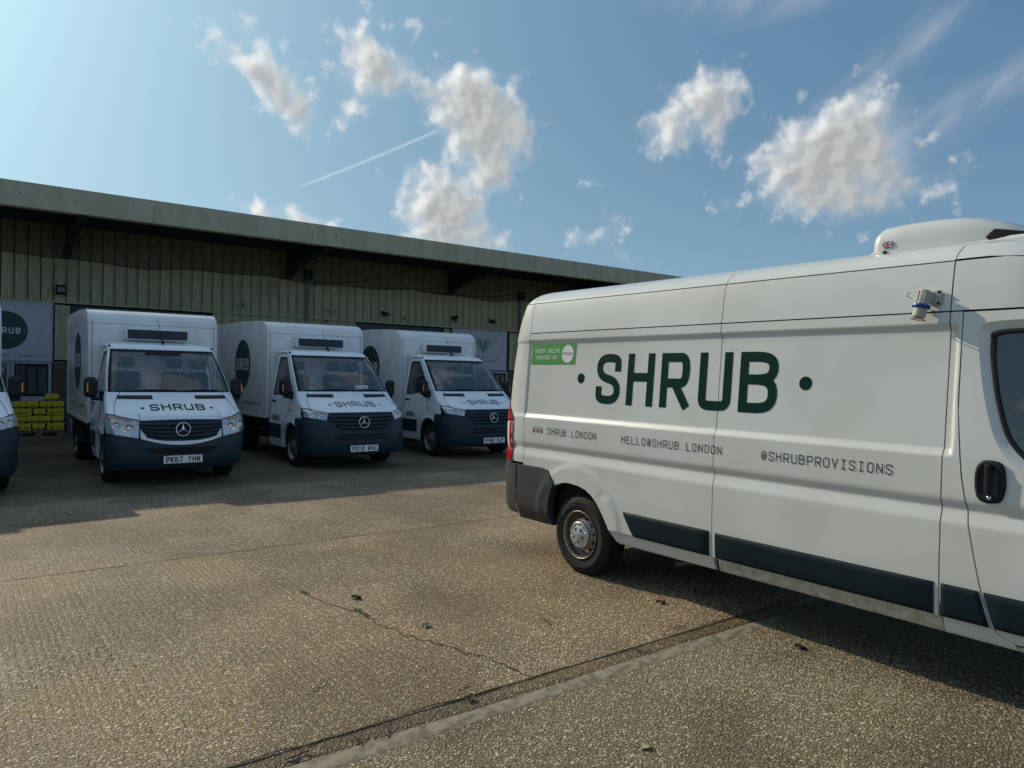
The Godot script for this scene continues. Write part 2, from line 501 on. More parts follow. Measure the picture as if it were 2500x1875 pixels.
# ------------------------------------------------------------------ materials
func make_materials() -> void:
	var m := mat("van_paint", 0.67, 0.70, 0.685, 0.36)
	m.clearcoat_enabled = true; m.clearcoat = 0.6; m.clearcoat_roughness = 0.08
	mottle(m, 0.006, 4, Color(0.975, 0.97, 0.96), Color(1, 1, 1), 2.9, 3)
	m = mat("van_sill_paint", 0.58, 0.58, 0.52, 0.5)
	mottle(m, 0.02, 5, Color(0.84, 0.81, 0.74), Color(1, 1, 1), 0.9, 4)
	m = mat("truck_paint", 0.82, 0.85, 0.87, 0.3)
	m.clearcoat_enabled = true; m.clearcoat = 0.6; m.clearcoat_roughness = 0.06
	m = mat("box_white", 0.84, 0.84, 0.82, 0.32)
	mottle(m, 0.008, 4, Color(0.955, 0.95, 0.94), Color(1, 1, 1), 2.6, 8)
	m.clearcoat_enabled = true; m.clearcoat = 0.5; m.clearcoat_roughness = 0.05
	mat("box_trim", 0.74, 0.74, 0.73, 0.35)
	m = mat("bumper_blue", 0.018, 0.040, 0.056, 0.45)
	m.metallic_specular = 0.4
	mat("grille_dark", 0.018, 0.026, 0.042, 0.4)
	m = mat("black_plastic", 0.013, 0.015, 0.019, 0.45)
	m.metallic_specular = 0.35
	mat("dark_gap", 0.012, 0.012, 0.013, 0.9)
	m = mat("moulding_dark", 0.008, 0.019, 0.026, 0.6)
	m.metallic_specular = 0.25
	m = mat("van_bumper", 0.045, 0.047, 0.05, 0.6)
	mottle(m, 0.01, 4, Color(0.88, 0.88, 0.89), Color(1, 1, 1), 1.4, 9)
	m = mat("tyre", 0.013, 0.013, 0.014, 0.85)
	mottle(m, 0.03, 4, Color(0.6, 0.58, 0.55), Color(1, 1, 1), 0.35, 10)
	mat("tyre_letter", 0.11, 0.112, 0.12, 0.7)
	m = mat("steel_rim", 0.42, 0.42, 0.43, 0.42, 0.8)
	mottle(m, 0.03, 4, Color(0.62, 0.52, 0.42), Color(1, 1, 1), 0.3, 12)
	mat("hub_silver", 0.55, 0.55, 0.55, 0.35, 0.7)
	mat("chrome", 0.75, 0.76, 0.78, 0.12, 1.0)
	mat("lamp_silver", 0.5, 0.52, 0.55, 0.18, 0.85)
	mat("amber", 0.62, 0.2, 0.02, 0.3)
	mat("amber_yellow", 0.75, 0.36, 0.04, 0.4)
	mat("lamp_red", 0.42, 0.012, 0.016, 0.15)
	mat("lamp_white", 0.7, 0.68, 0.66, 0.2)
	m = mat("ink_green", 0.002, 0.030, 0.025, 0.45)
	m.metallic_specular = 0.2
	mat("ink_black", 0.012, 0.014, 0.016, 0.4)
	mat("ink_grey", 0.10, 0.11, 0.12, 0.5)
	mat("ink_white", 0.72, 0.74, 0.74, 0.4)
	mat("sticker_green", 0.055, 0.31, 0.06, 0.4)
	mat("plug_grey", 0.42, 0.41, 0.38, 0.45)
	mat("plug_blue", 0.008, 0.05, 0.26, 0.4)
	mat("flag_blue", 0.01, 0.03, 0.2, 0.5)
	mat("flag_red", 0.45, 0.02, 0.03, 0.5)
	mat("plate_white", 0.86, 0.86, 0.82, 0.35)
	mat("seat_cloth", 0.03, 0.035, 0.045, 0.9)
	mat("dash_plastic", 0.04, 0.042, 0.05, 0.7)
	mat("bulkhead", 0.75, 0.74, 0.72, 0.7)
	mat("chassis_black", 0.015, 0.015, 0.016, 0.7)
	glass("windscreen_glass", 0.25, 0.33, 0.36, 0.22)
	glass("side_glass", 0.02, 0.03, 0.035, 0.55)
	m = glass("tinted_glass", 0.006, 0.010, 0.014, 0.80)
	m.metallic_specular = 1.0
	m.clearcoat_enabled = true; m.clearcoat = 1.0; m.clearcoat_roughness = 0.02
	glass("lens_glass", 0.8, 0.85, 0.9, 0.12)
	glass("window_glass", 0.05, 0.07, 0.08, 0.35)
	m = mat("fascia_green", 0.47, 0.44, 0.29, 0.5)
	mottle(m, 0.012, 5, Color(0.92, 0.925, 0.91), Color(1, 1, 1), 3.0, 21, false, Vector3(1, 0.35, 1))
	for k in 3:
		m = mat("cladding_%d" % k, 0.48 + 0.02 * k, 0.43 + 0.018 * k, 0.255 + 0.012 * k, 0.55)
		mottle(m, 0.018, 5, Color(0.89, 0.895, 0.87), Color(1, 1, 1), 1.3, 31 + k, false, Vector3(1.6, 0.22, 1))
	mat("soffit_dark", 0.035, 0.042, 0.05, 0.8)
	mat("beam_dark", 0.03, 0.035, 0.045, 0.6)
	var net := mat("netting", 0.015, 0.017, 0.02, 0.9)
	net.albedo_color.a = 0.36
	net.transparency = BaseMaterial3D.TRANSPARENCY_ALPHA
	mat("net_cable", 0.01, 0.011, 0.012, 0.8)
	mat("frame_grey", 0.36, 0.37, 0.40, 0.5)
	m = mat("sign_grey", 0.52, 0.52, 0.56, 0.5)
	mottle(m, 0.012, 3, Color(0.97, 0.97, 0.975), Color(1, 1, 1), 2.0, 40)
	mat("sign_green", 0.01, 0.05, 0.045, 0.5)
	mat("logo_pale", 0.26, 0.34, 0.31, 0.5)
	mat("logo_green", 0.06, 0.16, 0.13, 0.5)
	mat("logo_grey", 0.18, 0.17, 0.19, 0.5)
	for k in 4:
		mat("brick_%d" % k, 0.105 + 0.03 * (k % 3), 0.062 + 0.014 * k, 0.05 + 0.008 * k, 0.85)
	mat("mortar", 0.26, 0.24, 0.21, 0.9)
	mat("shutter_blue", 0.03, 0.042, 0.06, 0.5)
	mat("room_dark", 0.02, 0.022, 0.024, 0.9)
	mat("blind_pale", 0.36, 0.42, 0.42, 0.7)
	m = mat("carton_yellow", 0.74, 0.57, 0.015, 0.6)
	mottle(m, 0.02, 3, Color(0.88, 0.88, 0.8), Color(1, 1, 1), 0.6, 50)
	mat("carton_inside", 0.02, 0.018, 0.012, 0.8)
	mat("carton_pale", 0.5, 0.45, 0.32, 0.7)
	for k in 2:
		m = mat("pallet_wood_%d" % k, 0.16 + 0.04 * k, 0.125 + 0.03 * k, 0.09 + 0.02 * k, 0.85)
	m = mat("post_paint", 0.28, 0.29, 0.29, 0.7)
	mottle(m, 0.03, 4, Color(0.35, 0.33, 0.3), Color(1, 1, 1), 0.8, 61)
	mat("camera_white", 0.5, 0.5, 0.48, 0.5)
	mat("lamp_black", 0.012, 0.013, 0.015, 0.5)
	mat("lamp_face", 0.25, 0.27, 0.29, 0.2)
	mat("pipe_grey", 0.2, 0.22, 0.23, 0.5)
	mat("leaf_dark", 0.025, 0.022, 0.014, 0.9)
	mat("leaf_teal", 0.05, 0.13, 0.12, 0.6)
	mat("twig", 0.06, 0.045, 0.03, 0.9)
	mat("straw", 0.42, 0.36, 0.24, 0.9)
	mat("crack_dark", 0.045, 0.038, 0.03, 1.0)
	mat("moss", 0.03, 0.05, 0.015, 1.0)
	mat("exhaust_steel", 0.25, 0.25, 0.25, 0.45, 0.7)
	mat("shed_wall", 0.12, 0.13, 0.14, 0.6)

# exposed stones in cement: colour and relief from one cell pattern
var stone_color: ImageTexture
var stone_relief: ImageTexture

func make_stone() -> void:
	const S := 1024
	var cells := FastNoiseLite.new()
	cells.noise_type = FastNoiseLite.TYPE_CELLULAR
	cells.cellular_jitter = 1.0
	cells.frequency = 0.078
	cells.seed = 5
	cells.fractal_type = FastNoiseLite.FRACTAL_NONE
	cells.cellular_return_type = FastNoiseLite.RETURN_DISTANCE
	var dist := cells.get_image(S, S, false, false, true)
	cells.cellular_return_type = FastNoiseLite.RETURN_CELL_VALUE
	var value := cells.get_image(S, S, false, false, true)
	var cover := noise(0.02, 4, 9).get_seamless_image(S, S)
	dist.convert(Image.FORMAT_L8); value.convert(Image.FORMAT_L8); cover.convert(Image.FORMAT_L8)
	var dd := dist.get_data()
	var vv := value.get_data()
	var cc := cover.get_data()
	var lut := []
	for i in 256:
		var t := i / 255.0
		var c := Color(0.60, 0.53, 0.43).lerp(Color(0.90, 0.82, 0.68), t * t)
		if i % 7 == 0: c = Color(0.93, 0.89, 0.80)
		elif i % 5 == 0: c = Color(0.40, 0.35, 0.30)
		elif i % 11 == 0: c = Color(0.60, 0.45, 0.35)
		lut.append([int(c.r * 255), int(c.g * 255), int(c.b * 255)])
	var rgb := PackedByteArray()
	rgb.resize(S * S * 3)
	var hgt := PackedByteArray()
	hgt.resize(S * S)
	for i in S * S:
		var d := dd[i]
		var q: Array = lut[vv[i]]
		# cement lies between the stones, and over some of them
		var top := 255 - d
		var show := clampi((top - 70 - (cc[i] >> 1)) * 3, 0, 255)
		rgb[i * 3] = (q[0] * show + 124 * (255 - show)) >> 8
		rgb[i * 3 + 1] = (q[1] * show + 111 * (255 - show)) >> 8
		rgb[i * 3 + 2] = (q[2] * show + 92 * (255 - show)) >> 8
		hgt[i] = clampi(40 + ((show * (150 + (vv[i] >> 2))) >> 8) + (d >> 4), 0, 255)
	stone_color = ImageTexture.create_from_image(Image.create_from_data(S, S, false, Image.FORMAT_RGB8, rgb))
	var rel := Image.create_from_data(S, S, false, Image.FORMAT_L8, hgt)
	stone_relief = ImageTexture.create_from_image(rel)

func concrete(called: String, tint: Color, seed_: int, relief := 0.5, rough := 0.55) -> StandardMaterial3D:
	var m := mat(called, 1, 1, 1, rough)
	m.albedo_color = tint
	m.albedo_texture = stone_color
	m.heightmap_enabled = true
	m.heightmap_texture = stone_relief
	m.heightmap_scale = relief
	m.uv1_triplanar = true
	m.uv1_world_triplanar = true
	m.uv1_scale = Vector3.ONE / 1.13
	m.metallic_specular = 0.4
	# wide stains and worn, paler ways across the yard
	var im := noise(0.006, 6, seed_).get_seamless_image(512, 512)
	im.convert(Image.FORMAT_L8)
	var src := im.get_data()
	var out := PackedByteArray()
	out.resize(512 * 512 * 3)
	for i in src.size():
		var t := smoothstep(0.25, 0.75, src[i] / 255.0)
		out[i * 3] = int(lerpf(214, 255, t)); out[i * 3 + 1] = int(lerpf(211, 252, t)); out[i * 3 + 2] = int(lerpf(209, 244, t))
	m.detail_enabled = true
	m.detail_blend_mode = BaseMaterial3D.BLEND_MODE_MUL
	m.detail_albedo = ImageTexture.create_from_image(Image.create_from_data(512, 512, false, Image.FORMAT_RGB8, out))
	m.detail_uv_layer = BaseMaterial3D.DETAIL_UV_2
	m.uv2_triplanar = true
	m.uv2_world_triplanar = true
	m.uv2_scale = Vector3.ONE / 5.3
	return m

# ------------------------------------------------------------------ ground
# a slab with raked furrows along z; depth(x, z) in metres
func slab(called: String, x0: float, x1: float, z0: float, z1: float, m: Material, parent: Node, rake: float, seed_: int) -> void:
	var b := Buf.new()
	b.box(Vector3((x0 + x1) / 2, -0.085, (z0 + z1) / 2), Vector3(x1 - x0, 0.13, z1 - z0))
	var amp := noise(0.35, 2, seed_)
	var wander := noise(0.25, 2, seed_ + 1)
	var r := RandomNumberGenerator.new()
	r.seed = seed_
	var cols := []      # [x, depth]
	var lo := maxf(x0, -1.5)
	var hi := minf(x1, 9.0)
	if rake > 0.0:
		cols.append([x0, 0.0])
		var x := lo
		while x < hi:
			var w := r.randf_range(0.036, 0.054)
			var deep := (1.0 if r.randf() < 0.05 else r.randf_range(0.3, 0.6))
			cols.append([x, 0.0]); cols.append([x + w * 0.5, 0.0]); cols.append([x + w * 0.72, deep]); cols.append([x + w * 0.86, deep * 0.8])
			x += w
		cols.append([hi + 0.1, 0.0]); cols.append([x1, 0.0])
	else:
		cols = [[x0, 0.0], [x1, 0.0]]
	var rows := []
	var nz := maxi(2, int((z1 - z0) / 0.28)) if rake > 0.0 else 2
	for j in nz + 1:
		var z := lerpf(z0, z1, float(j) / nz)
		var row := PackedVector3Array()
		for c in cols:
			var a := clampf(0.6 + 0.9 * amp.get_noise_2d(c[0] * 1.2, z * 1.2), 0.0, 1.0) * rake
			var edge := smoothstep(0.0, 0.12, minf(z - z0, z1 - z)) if j > 0 and j < nz else 0.0
			var wx := 0.012 * wander.get_noise_2d(c[0] * 0.3, z * 0.8) if c[0] > lo and c[0] < hi else 0.0
			row.append(Vector3(c[0] + wx, -c[1] * a * edge, z))
		rows.append(row)
	b.grid(rows)
	# the top of the box lies 20 mm under the raked sheet; edges close the step
	for e in [[z0, rows[0]], [z1, rows[nz]]]:
		b.quad(Vector3(x0, -0.03, e[0]), Vector3(x0, 0, e[0]), Vector3(x1, 0, e[0]), Vector3(x1, -0.03, e[0]))
	part(called, b, m, parent)

func ribbon(pts: Array, w: float, y: float, r: RandomNumberGenerator) -> Buf:
	var b := Buf.new()
	var p := PackedVector2Array()
	for i in pts.size() - 1:
		for k in 7:
			p.append((pts[i] as Vector2).lerp(pts[i + 1], k / 7.0) + Vector2(r.randf_range(-1, 1), r.randf_range(-1, 1)) * 0.022)
	p.append(pts[-1])
	var l := PackedVector3Array()
	var rr := PackedVector3Array()
	for i in p.size():
		var d := (p[mini(i + 1, p.size() - 1)] - p[maxi(i - 1, 0)]).normalized()
		var s := w * r.randf_range(0.25, 1.0) * 0.5
		l.append(Vector3(p[i].x - d.y * s, y, p[i].y + d.x * s))
		rr.append(Vector3(p[i].x + d.y * s, y, p[i].y - d.x * s))
	b.grid([l, rr], false)
	return b

func make_ground() -> void:
	make_stone()
	var far := concrete("concrete_far", Color(0.88, 0.87, 0.87), 81, 0.5, 0.7)
	var b := Buf.new()
	var rows := []
	for z in [-400.0, -30.0, 30.0, 400.0]:
		var row := PackedVector3Array()
		for x in [-400.0, -30.0, 60.0, 400.0]:
			row.append(Vector3(x, -0.06, z))
		rows.append(row)
	b.grid(rows)
	var g := part("ground", b, far, self)
	meta(g, "wide grey concrete ground reaching beyond the yard", "ground", "", "structure")
	var y := Node3D.new()
	y.name = "yard_pavement"
	add_child(y)
	meta(y, "brown exposed stone concrete yard cast in long slabs with joints", "pavement", "", "structure")
	var warm := concrete("concrete_warm", Color(1.0, 0.985, 0.95), 82, 0.7, 0.72)
	var mid := concrete("concrete_mid", Color(0.97, 0.96, 0.95), 83, 0.7, 0.72)
	var grey := concrete("concrete_grey", Color(0.90, 0.92, 0.90), 84, 0.7, 0.72)
	var g0 := 0.007
	slab("concrete_slab", -30, 34, -3.2 - 3.8 + g0, -3.2, warm, y, 0.010, 301)
	slab("concrete_slab", -30, 34, -2.94, 0.9, grey, y, 0.008, 302)
	slab("concrete_slab", -30, 34, 0.914, 4.7, mid, y, 0.0, 303)
	slab("concrete_slab", -30, 34, 4.714, 14.0, mid, y, 0.0, 304)
	slab("concrete_slab", -30, 34, -10.8 + g0, -7.0 - g0, mid, y, 0.004, 305)
	slab("concrete_slab", -30, 34, -14.6 + g0, -10.8 - g0, far, y, 0.0, 306)
	slab("concrete_slab", -30, 34, -18.4 + g0, -14.6 - g0, far, y, 0.0, 307)
	slab("concrete_slab", -30, 34, -22.2, -18.4 - g0, far, y, 0.0, 308)
	make_stones(y)
	# the trowelled edge and the sunk drain channel beside it
	var smooth_edge := mat("edge_concrete", 0.265, 0.232, 0.175, 0.85)
	mottle(smooth_edge, 0.02, 5, Color(0.72, 0.72, 0.7), Color(1, 1, 1), 1.1, 85, true)
	b = Buf.new()
	rows = []
	for i in 121:
		var x := -4.0 + 22.0 * i / 120.0
		var w := 0.006 * sin(x * 3.1) + 0.004 * sin(x * 9.7)
		rows.append(PackedVector3Array([Vector3(x, -0.014, -3.062 + w), Vector3(x, 0.0, -3.056 + w), Vector3(x, 0.0025, -3.045 + w), Vector3(x, 0.0025, -2.955), Vector3(x, -0.001, -2.942)]))
	b.grid(rows)
	part("concrete_edge_band", b, smooth_edge, y)
	var chan := concrete("channel_concrete", Color(0.82, 0.80, 0.76), 86, 0.8)
	b = Buf.new()
	rows = []
	var up := noise(1.7, 3, 12)
	for i in 161:
		var x := -4.0 + 22.0 * i / 160.0
		var q := -0.0035 + 0.004 * up.get_noise_2d(x, 0)
		rows.append(PackedVector3Array([Vector3(x, -0.002, -3.202), Vector3(x, minf(q - 0.002, -0.002), -3.19), Vector3(x, q, -3.15), Vector3(x, q + 0.003, -3.10), Vector3(x, q - 0.004, -3.075), Vector3(x, -0.012, -3.060)]))
	b.grid(rows)
	part("drain_channel", b, chan, y)
	var r := RandomNumberGenerator.new()
	r.seed = 44
	part("crack", ribbon([Vector2(2.16, -5.44), Vector2(2.19, -5.04), Vector2(2.32, -4.77), Vector2(2.3, -4.46), Vector2(2.35, -4.19), Vector2(2.46, -3.87), Vector2(2.55, -3.6), Vector2(2.61, -3.22)], 0.015, 0.003, r), M.crack_dark, y)
	part("crack", ribbon([Vector2(1.72, -12.17), Vector2(1.6, -11.62), Vector2(1.59, -11.06), Vector2(1.62, -10.82)], 0.018, 0.003, r), M.crack_dark, y)
	part("moss", ribbon([Vector2(2.3, -4.86), Vector2(2.31, -4.66)], 0.045, 0.0045, r), M.moss, y)
	part("moss", ribbon([Vector2(2.15, -5.46), Vector2(2.17, -5.36)], 0.035, 0.0045, r), M.moss, y)
	part("joint_line", ribbon([Vector2(-2.0, -3.204), Vector2(1.2, -3.206), Vector2(1.6, -3.203), Vector2(2.9, -3.206)], 0.009, 0.003, r), M.crack_dark, y)
	part("joint_line", ribbon([Vector2(3.7, -3.204), Vector2(5.2, -3.206)], 0.008, 0.003, r), M.crack_dark, y)

# stones that stand proud of the cement, by the tens of thousands
func make_stones(y: Node3D) -> void:
	var m := mat("stone", 1, 1, 1, 0.55)
	m.vertex_color_use_as_albedo = true
	m.metallic_specular = 0.45
	var b := Buf.new()
	var tilt := [0.85, 1.1, 0.95, 1.15, 0.9, 1.05]
	var ring := PackedVector3Array()
	var ring2 := PackedVector3Array()
	for i in 7:
		var a := TAU * (i % 6) / 6.0
		ring.append(Vector3(cos(a) * tilt[i % 6], -0.25, sin(a) * tilt[i % 6]))
		ring2.append(Vector3(cos(a) * 0.62 * tilt[i % 6], 0.30, sin(a) * 0.62 * tilt[i % 6]))
	b.grid([ring, ring2, PackedVector3Array([Vector3(0, 0.42, 0), Vector3(0, 0.42, 0), Vector3(0, 0.42, 0), Vector3(0, 0.42, 0), Vector3(0, 0.42, 0), Vector3(0, 0.42, 0), Vector3(0, 0.42, 0)])])
	var shape := b.mesh()
	var r := RandomNumberGenerator.new()
	r.seed = 5150
	var worn := noise(0.55, 4, 33)
	var lines := noise(0.4, 3, 35)
	var spots: Array[Transform3D] = []
	var tints := PackedColorArray()
	# scuffed, pale places where the cement still covers the stones: x, z, reach along x, along z
	var bare := [[3.1, -6.48, 0.5, 0.12], [1.72, -6.35, 0.22, 0.22], [1.9, -5.9, 0.25, 0.12], [2.1, -4.2, 0.5, 0.7], [2.0, -3.5, 0.35, 0.25], [3.3, -4.6, 0.5, 0.5]]
	for area in [[-1.0, 5.2, -7.0, -3.21, 3800.0], [-1.5, 9.0, -10.8, -7.01, 1500.0], [0.6, 5.2, -2.93, -1.2, 4600.0], [5.2, 9.0, -7.0, -3.21, 900.0]]:
		var n := int((area[1] - area[0]) * (area[3] - area[2]) * area[4])
		for i in n:
			var x := r.randf_range(area[0], area[1])
			var z := r.randf_range(area[2], area[3])
			var keep := 0.66 + 0.9 * worn.get_noise_2d(x, z)
			# the rake left the stones in lines
			if area[4] > 2000.0 or z < -8.0:
				keep -= (0.30 + 0.65 * clampf(0.3 + lines.get_noise_2d(x, z), 0.0, 0.8)) * (0.5 + 0.5 * cos(TAU * (x + 0.01 * lines.get_noise_2d(z * 2.0, x * 0.5)) / 0.0485))
			for q in bare:
				keep -= 1.1 * exp(-pow((x - q[0]) / q[2], 2) - pow((z - q[1]) / q[3], 2))
			if r.randf() > keep or absf(z + 7.0) < 0.018: continue
			var s := r.randf_range(0.0028, 0.0062) if z < -3.0 else r.randf_range(0.0024, 0.0050)
			var bas := Basis(Vector3.UP, r.randf() * TAU) * Basis(Vector3.RIGHT, r.randf_range(-0.3, 0.3)) * Basis.from_scale(Vector3(s * r.randf_range(0.9, 1.4), s * r.randf_range(0.5, 0.85), s))
			spots.append(Transform3D(bas, Vector3(x, 0.0003, z)))
			var t := r.randf()
			var c := Color(0.35, 0.30, 0.215).lerp(Color(0.72, 0.625, 0.475), t)
			var kind := r.randf()
			if kind < 0.07: c = Color(0.86, 0.79, 0.63)
			elif kind < 0.22: c = Color(0.13, 0.11, 0.085)
			elif kind < 0.30: c = Color(0.36, 0.24, 0.16)
			tints.append(c)
	var mm := MultiMesh.new()
	mm.transform_format = MultiMesh.TRANSFORM_3D
	mm.use_colors = true
	mm.mesh = shape
	mm.instance_count = spots.size()
	for i in spots.size():
		mm.set_instance_transform(i, spots[i])
		mm.set_instance_color(i, tints[i])
	var o := MultiMeshInstance3D.new()
	o.name = "exposed_stones"
	o.multimesh = mm
	o.material_override = m
	y.add_child(o)
	o.set_meta("kind", "stuff")

func make_debris() -> void:
	var b := Buf.new()
	# a curled dead leaf
	var rows := []
	for i in 6:
		var t := i / 5.0
		var w := 0.045 * sin(PI * clampf(t, 0.06, 0.97))
		rows.append(PackedVector3Array([Vector3(-w, 0.012 + 0.02 * t, (t - 0.5) * 0.1), Vector3(0, 0.004 + 0.008 * sin(t * 5), (t - 0.5) * 0.11), Vector3(w, 0.016 + 0.012 * (1 - t), (t - 0.5) * 0.1)]))
	b.grid(rows)
	var leaf := b.mesh()
	var spots := [
		[2.42, -5.07, 0.8, 0.75, "leaf_dark", "dark crumpled dead leaf beside the upper end of the crack"],
		[2.54, -4.25, 2.0, 0.7, "leaf_teal", "small teal scrap lying right of the ground crack"],
		[4.26, -3.71, 1.2, 0.7, "leaf_dark", "curled dark leaf at the edge of the white van's shadow"],
		[4.29, -2.58, 0.3, 0.7, "leaf_dark", "small dark leaf below the drain channel near the van's shadow"],
		[2.16, -3.16, 2.6, 0.7, "leaf_dark", "dead leaf caught in the drain channel at the end of the crack"],
		[2.54, -2.29, 1.4, 0.6, "straw", "pale dry leaf lying low on the front slab"]]
	for s in spots:
		var o := put("dead_leaf", leaf, M[s[4]], self, Vector3(s[0], 0.002, s[1]))
		o.rotation.y = s[2]
		o.scale = Vector3.ONE * s[3]
		meta(o, s[5], "leaf", "leaves and scraps on the yard")
	var twigs := [
		[1.56, -3.75, 0.5, 0.13, "straw", "pale bent straw in the middle of the raked slab"],
		[1.11, -3.85, 1.9, 0.12, "straw", "short pale straw left of the bent one on the raked slab"],
		[1.66, -3.13, 1.2, 0.2, "twig", "long thin dark twig lying along the drain channel"],
		[1.50, -3.10, 1.5, 0.12, "twig", "short dark twig just left of the long channel twig"],
		[1.22, -3.12, 0.1, 0.11, "twig", "dark twig across the lower end of the channel"],
		[3.27, -3.87, 1.3, 0.13, "twig", "dark forked twig left of the van's rear wheel"],
		[3.94, -3.27, 2.9, 0.13, "twig", "bent dark twig standing at the channel edge by the van shadow"],
		[3.40, -3.10, 1.6, 0.13, "twig", "dark twig in the channel below the white van"],
		[2.22, -3.31, 0.3, 0.1, "straw", "short straw just above the drain channel"],
		[2.50, -2.36, 1.9, 0.09, "straw", "bright straw on the front slab below the edge band"]]
	for s in twigs:
		var t := Buf.new()
		var l: float = s[3]
		t.tube(PackedVector3Array([Vector3(-l / 2, 0.004, 0), Vector3(-l / 6, 0.009, l * 0.06), Vector3(l / 5, 0.007, -l * 0.03), Vector3(l / 2, 0.012, l * 0.08)]), 0.0032, 5)
		if s[4] == "twig":
			t.tube(PackedVector3Array([Vector3(l / 6, 0.007, -l * 0.03), Vector3(l / 2.6, 0.016, -l * 0.2)]), 0.002, 4)
		var o := part("twig", t, M[s[4]], self, Vector3(s[0], 0.002, s[1]))
		o.rotation.y = s[2]
		meta(o, s[5], "twig", "twigs and straws on the yard")

# ------------------------------------------------------------------ warehouse
const WZ := -22.0        # face of the wall
const FZ := -18.7        # face of the fascia

func clad_strip(w: float, h: float) -> ArrayMesh:
	# one sheet with a raised, bevelled rib at its right edge; origin at its lower left
	var b := Buf.new()
	var rw := 0.052
	var p := [Vector2(0.010, 0.0), Vector2(w - rw, 0.0), Vector2(w - rw + 0.01, 0.032), Vector2(w - 0.018, 0.032), Vector2(w - 0.010, 0.0)]
	for i in p.size() - 1:
		b.quad(Vector3(p[i].x, 0, p[i].y), Vector3(p[i].x, h, p[i].y), Vector3(p[i + 1].x, h, p[i + 1].y), Vector3(p[i + 1].x, 0, p[i + 1].y))
	b.quad(Vector3(0.010, 0, -0.03), Vector3(0.010, h, -0.03), Vector3(0.010, h, 0), Vector3(0.010, 0, 0))
	b.quad(Vector3(w - 0.010, 0, 0), Vector3(w - 0.010, h, 0), Vector3(w - 0.010, h, -0.03), Vector3(w - 0.010, 0, -0.03))
	return b.mesh()

